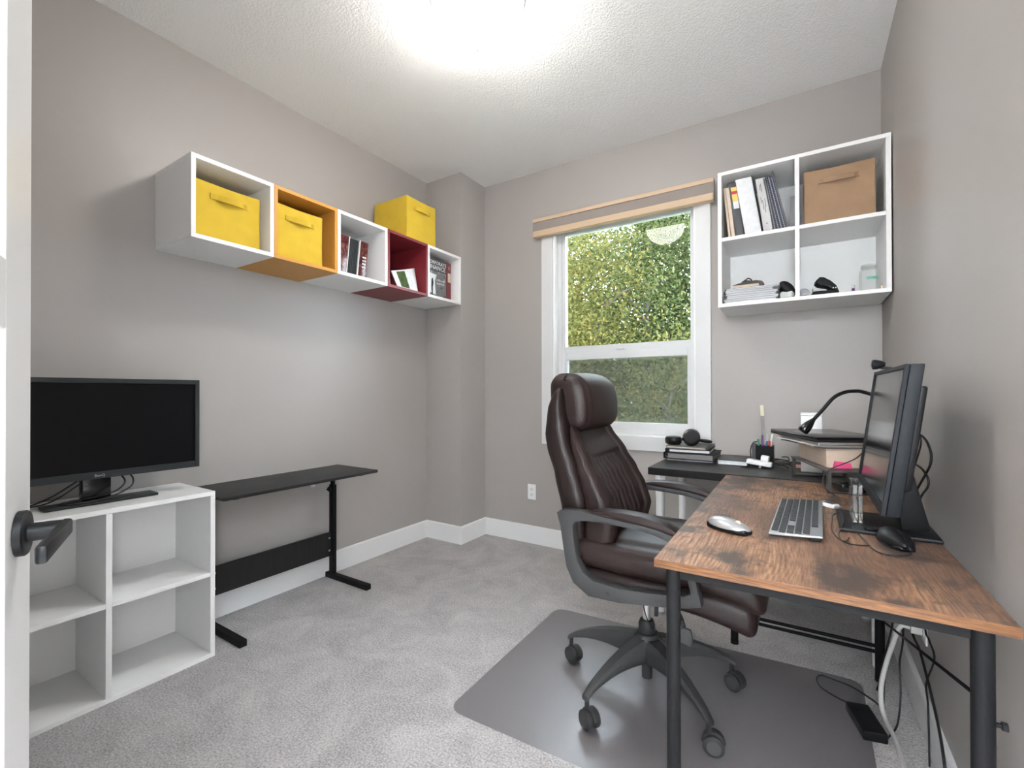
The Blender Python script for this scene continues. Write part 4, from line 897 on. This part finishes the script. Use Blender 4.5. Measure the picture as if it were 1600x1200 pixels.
for lab, mm, b0, b1, hgt in pens:
    o = thing('pen', lab, 'pen', (-0.503+b0[0], -0.225+b0[1], Z0+0.0035)); dv = Vector((b1[0]-b0[0], b1[1]-b0[1], hgt))
    link('barrel', tube(new_bm(), [dv*0.02, dv*0.75], 0.0045, 10), M[mm], o, 'auto'); link('cap', tube(new_bm(), [dv*0.752, dv*0.97, dv], 0.005, 10, rs=[0.005, 0.005, 0.003]), M[mm] if mm != 'blue_pen' else M['pale_grey'], o, 'auto')
rl = thing('plastic_ruler', 'tall clear ruler with a yellow tip in the pen cup', 'ruler', (-0.508, -0.203, Z0+0.0035))
link('blade', prism(new_bm(), [(-0.007, 0), (0.009, 0), (0.000, 0.245), (-0.016, 0.245)], -0.001, 0.001, 'xz'), M['clear_plastic'], rl)
link('tip', prism(new_bm(), [(-0.0162, 0.2455), (0.0003, 0.2455), (-0.003, 0.302), (-0.019, 0.302)], -0.0012, 0.0012, 'xz'), mat('pale_yellow_tip', (0.68, 0.66, 0.48), 0.6), rl)
ps = thing('power_strip', 'white power strip with a square adapter on the black desk', 'power strip', (-0.520, -0.360, Z0+0.020), rot=(0.0, 0.10, -0.12))
link('body', rbox(new_bm(), 0.056, 0.020, 0.012, 0.006, (5, 2, 2), 3, lambda x, y, z: (x, y, z+0.004)), M['white'], ps, True)
link('plug_cube', B(0.006, 0.040, -0.016, 0.016, 0.0165, 0.044, 0.004), M['white'], ps, 'auto'); link('rocker', B(-0.030, -0.018, -0.006, 0.006, 0.0162, 0.020, 0.001), M['pale_grey'], ps)
link('socket_foot', B(0.0, 0.012, -0.012, 0.012, -0.019, -0.0082, 0.001), M['silver'], ps)
rnd = random.Random(5)
for q, lab in enumerate(['coiled black cable bundled right of the pen cup', 'black cable loop lying in front of the coiled bundle', 'black cord rising beside the pen cup']):
    cx_, cy_ = [(-0.425, -0.27), (-0.445, -0.33), (-0.540, -0.31)][q]
    if q < 2: pts = [(cx_+(0.042-0.004*(i//8))*math.cos(i*PI/4)+rnd.uniform(-.006, .006), cy_+0.040*math.sin(i*PI/4), Z0+0.004+0.0022*i+(0.003*(i % 3))) for i in range(19 if q == 0 else 9)]
    else: pts = [(-0.600, -0.385, Z0+0.003), (-0.575, -0.375, Z0+0.003), (-0.560, -0.33, Z0+0.03), (-0.566, -0.27, Z0+0.075), (-0.556, -0.235, Z0+0.11), (-0.53, -0.225, Z0+0.118)]
    cable(lab, pts, 0.003)
tag(link('pink_paper', B(-0.385, -0.325, -0.27, -0.16, 0, 0.002), mat('pale_pink_paper', (0.6, 0.36, 0.32), 0.8), None, loc=(0, 0, Z0)), 'pale pink paper slip behind the cable bundle', 'paper')
wb = thing('white_box', 'tall white box standing behind the laptop on the black desk', 'box', (-0.346, -0.380, Z0))
link('body', B(0, 0.084, 0, 0.084, 0, 0.262, 0.004), M['white'], wb, 'auto'); link('lid', B(-0.0008, 0.0848, -0.0008, 0.0848, 0.2625, 0.276, 0.003), M['white'], wb, 'auto')

# ================================================================== office chair
ch = thing('office_chair', 'dark brown leather high-back office chair on a floor mat', 'chair', (-0.833, -1.207, 0.0))
# local x points forward (towards the wooden desk), local y to the chair's left
FZ = 0.0035
rear = [(0.479, -0.208), (0.574, -0.218), (0.696, -0.238), (0.819, -0.266), (0.909, -0.297), (0.955, -0.305), (1.048, -0.299), (1.114, -0.280), (1.130, -0.265)]
front = [(0.479, -0.145), (0.629, -0.150), (0.720, -0.142), (0.784, -0.159), (0.849, -0.183), (0.915, -0.207), (0.982, -0.222), (1.050, -0.237), (1.130, -0.245)]
def shell(x, y, z):
    hz_ = 0.325; zz = 0.803+z*1.0; fr = (x+0.04)/0.08; f = interp(rear, zz)+fr*(interp(front, zz)-interp(rear, zz))
    wdt = interp([(0.48, 0.84), (0.62, 0.97), (0.75, 1.0), (0.95, 0.99), (1.05, 0.95), (1.13, 0.88)], zz)
    f -= 0.022*(1-(y/0.25)**2)
    return (f, y*wdt, zz)
sh = link('back_shell', rbox(new_bm(), 0.040, 0.252, 0.325, 0.032, (4, 12, 30), 4, shell), M['dark_leather'], ch, True)
cfront = [(0.52, -0.085), (0.576, -0.062), (0.655, -0.045), (0.734, -0.070), (0.80, -0.105), (0.867, -0.145), (0.954, -0.200), (1.0, -0.225)]
def groove(y, z):
    d = 0.0
    if z < 0.862:
        for g in (-0.115, -0.072, -0.029, 0.014, 0.057, 0.100): d -= 0.0085*math.exp(-((y-g)/0.0050)**2)*min(1, (0.862-z)/0.012)
    d -= 0.007*math.exp(-((z-0.866-0.25*y*y)/0.0045)**2)*(1 if abs(y) < 0.155 else 0)
    for g in (-0.165, 0.165): d -= 0.010*math.exp(-((y-g)/0.007)**2)
    return d
def cushion(x, y, z):
    zz = 0.760+z; fr = (x+0.05)/0.10; b = interp(front, zz)-0.012; ft = interp(cfront, zz)
    wdt = interp([(0.52, 0.90), (0.60, 0.99), (0.70, 1.02), (0.80, 1.0), (0.90, 0.93), (1.0, 0.76)], zz); yy = y*wdt
    prof = ft - 0.018*(1-min(1, (abs(y)/0.20))**2) if abs(y) < 0.2 else ft
    edge = 1.0
    f = b+fr*(prof-b)
    if fr > 0.85: f += groove(y, zz)+0.007*math.exp(-((abs(y)-0.197)/0.022)**2)
    return (f, yy, zz)
link('back_cushion', rbox(new_bm(), 0.050, 0.235, 0.235, 0.034, (3, 230, 60), 5, cushion), M['leather'], ch, True)
def head(x, y, z):
    u = y/0.178; w_ = z/0.110
    f = -0.247+x*(1-0.10*w_*w_) + 0.018*(1-u*u)*(1 if x > 0 else 0.3)*(1-0.35*w_*w_) - 0.010*w_ - (0.022*max(0, w_)**2 if x > 0 else 0) - (0.012*max(0, -w_)**2 if x > 0 else 0)
    zz = 1.074+z+0.006*(1-u*u)*(1 if z > 0 else 0); gr = 0.0
    for g in (-0.150, 0.150): gr += 0.006*math.exp(-((y-g)/0.005)**2)
    if x > 0.02: f -= gr
    if z > 0.07: zz -= gr*0.6
    return (f, y*(1-0.05*abs(w_)**3), zz)
hr = link('headrest', rbox(new_bm(), 0.080, 0.178, 0.108, 0.048, (6, 130, 14), 6, head), M['leather'], ch, True)
def seat(x, y, z):
    f = 0.107+x; u = y/0.262; zz = 0.545+z
    if z > 0: zz += 0.026*(1-u*u)*math.cos(min(1.4, abs(x)/0.30*1.1)) - 0.012*math.exp(-((abs(y)-0.19)/0.012)**2)*(1 if z > 0.02 else 0)
    t_ = max(0, (f-0.20)/0.21); zz -= 0.050*t_*t_; zz += 0.010*max(0, -(f+0.02)/0.17)
    return (f, y*(1-0.05*max(0, x/0.3)), zz)
link('seat_cushion', rbox(new_bm(), 0.300, 0.262, 0.043, 0.038, (30, 40, 2), 5, seat), M['leather'], ch, True)
def pan(x, y, z):
    f = 0.098+x; t_ = max(0, (f-0.16)/0.25); return (f, y*(1-0.06*max(0, x/0.29)), 0.468+z*(1+0.35*t_)-0.040*t_*t_)
link('seat_base', rbox(new_bm(), 0.285, 0.255, 0.038, 0.030, (20, 12, 2), 4, pan), M['dark_leather'], ch, True)
# arms
outer = [(-0.218, 0.699), (-0.203, 0.71), (-0.146, 0.715), (-0.105, 0.715), (-0.045, 0.708), (0.019, 0.703), (0.08, 0.699), (0.123, 0.693), (0.166, 0.682), (0.198, 0.661), (0.218, 0.627), (0.227, 0.586), (0.248, 0.49), (0.20, 0.474), (0.143, 0.463), (0.001, 0.442), (-0.102, 0.439), (-0.157, 0.472), (-0.182, 0.52), (-0.193, 0.58), (-0.205, 0.656)]
inner = [(-0.158, 0.662), (-0.15, 0.675), (-0.129, 0.682), (-0.100, 0.686), (-0.040, 0.687), (0.018, 0.684), (0.075, 0.680), (0.118, 0.673), (0.152, 0.662), (0.178, 0.640), (0.196, 0.610), (0.205, 0.575), (0.217, 0.522), (0.200, 0.512), (0.143, 0.502), (0.001, 0.487), (-0.085, 0.492), (-0.122, 0.515), (-0.143, 0.550), (-0.150, 0.590), (-0.156, 0.635)]
for s in (-1, 1):
    y0, y1 = sorted((s*0.272, s*0.312))
    ar = link('armrest', ring_prism(new_bm(), outer, inner, y0, y1, 'xz', 0.004), M['chair_plastic'], ch, 'auto')
    pp = new_bm(); prof = [(-0.102, 0.7165), (-0.048, 0.7275), (0.016, 0.731), (0.077, 0.728), (0.135, 0.716), (0.170, 0.702), (0.192, 0.684), (0.180, 0.680), (0.166, 0.6845), (0.123, 0.6950), (0.08, 0.7010), (0.019, 0.7050), (-0.045, 0.7100), (-0.102, 0.7165)]
    prism(pp, prof[:-1], s*0.292-0.028, s*0.292+0.028, 'xz', 0.004); link('arm_pad', pp, M['leather'], ar, 'auto')
    ys = s*0.3125
    for fx, fz, rr, mm in ((-0.172, 0.610, 0.008, 'chair_plastic'), (0.118, 0.478, 0.008, 'chair_plastic'), (-0.035, 0.464, 0.007, 'dark_hole')):  # the dark disc paints a shaded hole in the arm frame
        link('bolt_cap', lathe(new_bm(), sorted([(0.0, ys), (rr, ys), (rr*0.9, ys+s*0.002), (0.0, ys+s*0.0028)], key=lambda q: q[1]), 14, (fx, 0, fz), 'y'), M[mm], ar, 'auto')
# mechanism
link('seat_plate', B(-0.14, 0.16, -0.12, 0.12, 0.405, 0.432, 0.006), M['dark_plastic'], ch, 'auto')
link('tilt_box', B(-0.06, 0.09, -0.06, 0.06, 0.372, 0.4045, 0.008), M['dark_plastic'], ch, 'auto')
lv = link('tilt_lever', tube(new_bm(), [(0.07, -0.06, 0.392), (0.075, -0.145, 0.388), (0.075, -0.150, 0.355)], 0.007, 8), M['dark_plastic'], ch, True)
hl = link('height_lever', tube(new_bm(), [(0.10, -0.06, 0.392), (0.165, -0.190, 0.388), (0.178, -0.215, 0.375)], 0.007, 8), M['dark_plastic'], ch, True)
link('lever_paddle', prism(new_bm(), [(0.160, 0.330), (0.200, 0.320), (0.206, 0.345), (0.200, 0.372), (0.176, 0.375), (0.158, 0.352)], -0.224, -0.212, 'xz', 0.003), M['chair_plastic'], hl, 'auto')
link('control_cord', tube(new_bm(), smooth_path([(0.0, -0.05, 0.372), (0.015, -0.08, 0.33), (0.05, -0.12, 0.295), (0.10, -0.16, 0.285), (0.145, -0.195, 0.305), (0.170, -0.212, 0.33)]), 0.0022, 6), M['cable'], ch, True)
link('gas_piston', lathe(new_bm(), [(0.0, 0.236), (0.0145, 0.236), (0.0145, 0.3715), (0.0, 0.3715)], 24), M['chrome'], ch, 'auto')
link('piston_collar', lathe(new_bm(), [(0.0, 0.215), (0.025, 0.215), (0.030, 0.225), (0.030, 0.248), (0.024, 0.262), (0.0147, 0.264)], 24), M['dark_plastic'], ch, 'auto')
link('hub', lathe(new_bm(), [(0.0, 0.048), (0.019, 0.048), (0.0195, 0.120), (0.030, 0.135), (0.046, 0.150), (0.046, 0.200), (0.036, 0.2145), (0.0, 0.2145)], 28), M['dark_plastic'], ch, 'auto')
for q in range(5):
    an = math.radians(177+72*q); ca, sa = math.cos(an), math.sin(an)
    sec = []
    bm = new_bm(); n_ = 10
    for i in range(n_+1):
        t_ = i/n_; r_ = 0.040+0.288*t_; zt = 0.203-0.022*t_-0.072*t_**2.2; hh = 0.066*(1-t_)**1.2+0.017; hw = 0.024*(1-t_)+0.0125
        if i == n_: zt -= 0.004
        ring = []
        for (du, dz) in ((-0.6, 0), (0.6, 0), (1, -0.25), (1, -0.75), (0.72, -1), (-0.72, -1), (-1, -0.75), (-1, -0.25)):
            x_, y_, z_ = r_, du*hw, zt+dz*hh; ring.append(bm.verts.new((x_*ca-y_*sa, x_*sa+y_*ca, z_)))
        sec.append(ring)
    for a_, b__ in zip(sec, sec[1:]):
        for k_ in range(8): bm.faces.new([a_[k_], a_[(k_+1) % 8], b__[(k_+1) % 8], b__[k_]])
    bm.faces.new(sec[0][::-1]); bm.faces.new(sec[-1]); bmesh.ops.recalc_face_normals(bm, faces=bm.faces)
    lg = link('base_leg', bm, M['chair_plastic'] if q != 2 else M['dark_plastic'], ch, 'auto')
    cx_, cy_ = 0.318*ca, 0.318*sa
    rot = math.radians([338, 330, 10, 335, 350][q]); cr, sr = math.cos(rot), math.sin(rot)
    cs = link('caster', tube(new_bm(), [(cx_, cy_, 0.064), (cx_, cy_, 0.098)], 0.008, 12), M['dark_plastic'], ch, 'auto')
    ox, oy = cx_+0.014*cr, cy_+0.014*sr
    bm = new_bm()
    hood = [(0.0345*math.cos(a_), 0.0345*math.sin(a_)) for a_ in [math.radians(10+17*i) for i in range(11)]]
    prism(bm, hood+[(-0.020, -0.006), (0.020, -0.006)], -0.006, 0.006, 'xz', 0.001)
    for vv in bm.verts: x_, y_, z_ = vv.co; vv.co = (ox+x_*cr-y_*sr, oy+x_*sr+y_*cr, FZ+0.0322+z_)
    link('fork', bm, M['dark_plastic'], cs, 'auto')
    for s in (-1, 1):
        bm = lathe(new_bm(), [(0.0, -0.010), (0.025, -0.010), (0.0308, -0.006), (0.0318, 0.0), (0.0308, 0.006), (0.025, 0.010), (0.0, 0.010)], 24, (0, 0, 0), 'y')
        for vv in bm.verts: x_, y_, z_ = vv.co; y_ += s*0.0165; vv.co = (ox+x_*cr-y_*sr, oy+x_*sr+y_*cr, FZ+0.0320+z_)
        link('wheel', bm, M['dark_plastic'], cs, 'auto')
        bm = lathe(new_bm(), sorted([(0.0, s*0.0270), (0.0210, s*0.0266)], key=lambda p_: p_[1]) , 24, (0, 0, 0), 'y')
        for vv in bm.verts: x_, y_, z_ = vv.co; vv.co = (ox+x_*cr-y_*sr, oy+x_*sr+y_*cr, FZ+0.0320+z_)
        link('wheel_disc', bm, M['chair_plastic'], cs)

# floor mat
def round_poly(P, r, n=6):
    out = []; m_ = len(P)
    for i in range(m_):
        p = Vector(P[i]); a_ = (Vector(P[i-1])-p).normalized(); b__ = (Vector(P[(i+1) % m_])-p).normalized()
        s = p+a_*r; e = p+b__*r
        for k_ in range(n+1):
            t_ = k_/n; q = (1-t_)**2*s+2*t_*(1-t_)*p+t_*t_*e; out.append((q.x, q.y))
    return out
tag(link('floor_mat', prism(new_bm(), round_poly([(-1.408, -0.815), (-0.150, -0.727), (-0.165, -1.640), (-1.392, -1.690)], 0.06), 0.0006, 0.0030, 'xy'), M['mat_plastic'], None), 'frosted plastic mat under the office chair', 'mat')

# ================================================================== cables and adapters under the desk
pb = thing('power_brick', 'black power brick lying on the carpet under the wooden desk', 'adapter', (-0.165, -1.01, 0.0006), 0.25)
link('body', rbox(new_bm(), 0.034, 0.075, 0.016, 0.005, (3, 4, 1), 2, lambda x, y, z: (x, y, z+0.0162)), M['black_plastic'], pb, 'auto')
link('rating_label', B(-0.022, 0.022, -0.04, 0.04, 0.0325, 0.0328), M['charcoal'], pb)
cable('thin black cord looping over the carpet to the power brick', [(-0.093, -0.80, 0.16), (-0.098, -0.84, 0.05), (-0.107, -0.868, 0.006), (-0.130, -0.843, 0.006), (-0.183, -0.794, 0.006), (-0.243, -0.775, 0.006), (-0.283, -0.770, 0.006), (-0.297, -0.81, 0.006), (-0.283, -0.859, 0.006), (-0.238, -0.894, 0.006), (-0.200, -0.915, 0.008), (-0.185, -0.932, 0.014)], 0.0028)
pl_ = thing('white_plug', 'white angled plug in the outlet beneath the wooden desk', 'plug', (-0.0095, -0.925, 0.325), 0)
link('plug_body', B(-0.030, 0, -0.016, 0.016, -0.012, 0.014, 0.004), M['white_cable'], pl_, 'auto')
link('cord', tube(new_bm(), smooth_path([(-0.0305, 0, 0), (-0.050, -0.003, 0.003), (-0.062, -0.002, -0.018), (-0.072, 0.002, -0.060), (-0.090, 0.012, -0.140), (-0.103, 0.018, -0.220), (-0.105, 0.008, -0.285), (-0.098, -0.03, -0.313), (-0.085, -0.12, -0.317), (-0.08, -0.30, -0.317)]), 0.0072, 10), M['white_cable'], pl_, True)
cable('black cord dropping from the desk beside the white cord', [(-0.085, -0.985, 0.70), (-0.085, -0.99, 0.5), (-0.09, -0.98, 0.36), (-0.095, -0.90, 0.24), (-0.098, -0.83, 0.15), (-0.104, -0.772, 0.04), (-0.11, -0.765, 0.006), (-0.10, -0.72, 0.006)], 0.003)
cable('black cord hanging down to the carpet by the right baseboard', [(-0.06, -0.93, 0.70), (-0.058, -0.92, 0.45), (-0.055, -0.91, 0.28), (-0.055, -0.84, 0.16), (-0.055, -0.86, 0.08), (-0.065, -0.90, 0.010), (-0.085, -0.98, 0.006), (-0.12, -1.06, 0.006)], 0.003)
cable('straight black cord slanting down near the right wall', [(-0.030, -0.82, 0.70), (-0.028, -0.86, 0.33), (-0.026, -1.0, 0.285), (-0.024, -1.15, 0.22), (-0.024, -1.26, 0.15), (-0.03, -1.38, 0.02), (-0.04, -1.45, 0.005)], 0.0036)
cable('wavy thin black cord close to the right wall', [(-0.026, -1.035, 0.70), (-0.022, -1.045, 0.40), (-0.022, -1.10, 0.37), (-0.022, -1.165, 0.345), (-0.022, -1.06, 0.22), (-0.022, -1.08, 0.17), (-0.024, -1.10, 0.11), (-0.026, -1.12, 0.005)], 0.0026)

# ================================================================== outside the window
struct('ground', B(-16, 8, 0.6, 30, -0.75, -0.70), M['lawn'])
def tree(label, x, y, h, crown, leafm, nleaf, seed, trunk_r=0.10, lean_=(0, 0), lsize=0.055, group='trees outside the window'):
    rnd = random.Random(seed); o = thing('deciduous_tree', label, 'tree', (x, y, -0.70), 0, group)
    tr = new_bm(); top = Vector((lean_[0], lean_[1], h*0.75))
    path = smooth_path([(0, 0, -0.02), (lean_[0]*0.15+0.05, lean_[1]*0.2, h*0.2), (lean_[0]*0.55-0.05, lean_[1]*0.5, h*0.45), top], 5)
    tube(tr, path, trunk_r, 10, rs=[trunk_r*(1-0.75*i/(len(path)-1)) for i in range(len(path))])
    link('trunk', tr, M['bark'], o, True)
    tips = []
    for b_i in range(9):
        i = int(len(path)*(0.28+0.68*b_i/9)); s = path[min(i, len(path)-1)]; a_ = b_i*2.4+rnd.uniform(-0.4, 0.4); L_ = crown[0]*rnd.uniform(0.55, 0.95)
        e = s+Vector((math.cos(a_)*L_, math.sin(a_)*L_*0.8, L_*rnd.uniform(0.15, 0.7))); mid = s.lerp(e, 0.5)+Vector((0, 0, 0.12*L_))
        bb = new_bm(); pts = smooth_path([s, mid, e], 5); tube(bb, pts, 0.03, 6, rs=[trunk_r*0.60*(1-0.75*k_/(len(pts)-1)) for k_ in range(len(pts))]); link('branch', bb, M['bark'], o, True)
        tips += [mid, e]
    verts = []; faces = []; cz_ = h*0.62
    clumps = [Vector((rnd.gauss(0, 0.5)*crown[0], rnd.gauss(0, 0.5)*crown[1], cz_+rnd.uniform(-1, 1)*crown[2])) for _ in range(70)]+tips
    for i in range(nleaf):
        c_ = rnd.choice(clumps); r_ = 0.30
        p = c_+Vector((rnd.gauss(0, r_), rnd.gauss(0, r_), rnd.gauss(0, r_*0.8)))
        u = Vector((rnd.gauss(0, 1), rnd.gauss(0, 1), rnd.gauss(0, 1))).normalized(); w_ = u.orthogonal().normalized(); s = lsize*rnd.uniform(0.6, 1.35); k_ = len(verts)
        verts += [p-u*s, p+w_*s*0.5, p+u*s, p-w_*s*0.5]; faces.append((k_, k_+1, k_+2, k_+3))
    me = D.meshes.new('foliage'); me.from_pydata([tuple(q) for q in verts], [], faces); me.materials.append(M[leafm])
    f = D.objects.new('foliage', me); COL.objects.link(f); f.parent = o; f['kind'] = 'stuff'
    return o
tree('yellowing tree with a bent trunk seen at the left of the window', -3.75, 4.6, 4.6, (0.9, 0.8, 1.7), 'leaf_yellow', 20000, 21, 0.09, (0.5, 0.1), 0.034)
tree('leafy green tree filling the middle of the window', -2.55, 5.6, 5.2, (1.2, 0.9, 2.0), 'leaf_green', 26000, 4, 0.10, (-0.3, 0.2), 0.038)
tree('slender pale green tree low in the window', -1.95, 3.6, 2.6, (0.45, 0.4, 1.0), 'leaf_yellow', 3000, 9, 0.045, (0.1, 0), 0.032)
tree('tall green tree behind at the left of the window', -5.6, 8.2, 7.2, (1.9, 1.2, 2.9), 'leaf_green', 22000, 33, 0.16, (0.4, 0), 0.055)
tree('dark green tree at the back of the garden', -2.6, 9.3, 7.0, (2.0, 1.2, 2.9), 'leaf_dark', 26000, 15, 0.17, (-0.5, 0), 0.060)
tree('green tree right of the window view', -0.3, 7.0, 5.6, (1.4, 1.0, 2.2), 'leaf_green', 9000, 41, 0.12, (0.2, 0), 0.06)
tree('dark tree far left beyond the garden', -9.0, 10.5, 7.4, (2.2, 1.4, 3.0), 'leaf_dark', 10000, 52, 0.18, (0, 0), 0.085)
# clipped evergreen hedge closing the garden
hg = thing('hedge', 'dense dark hedge along the far end of the garden', 'hedge', (-3, 11.6, -0.70))
rnd = random.Random(77); verts = []; faces = []
for i in range(16000):
    p = Vector((rnd.uniform(-9, 9), rnd.gauss(0, 0.35), rnd.uniform(0.05, 2.9))); u = Vector((rnd.gauss(0, 1), rnd.gauss(0, 1), rnd.gauss(0, 1))).normalized(); w_ = u.orthogonal().normalized(); s = 0.10*rnd.uniform(0.6, 1.3); k_ = len(verts)
    verts += [p-u*s, p+w_*s*0.5, p+u*s, p-w_*s*0.5]; faces.append((k_, k_+1, k_+2, k_+3))
me = D.meshes.new('foliage'); me.from_pydata([tuple(q) for q in verts], [], faces); me.materials.append(M['leaf_dark']); f = D.objects.new('foliage', me); COL.objects.link(f); f.parent = hg; f['kind'] = 'stuff'
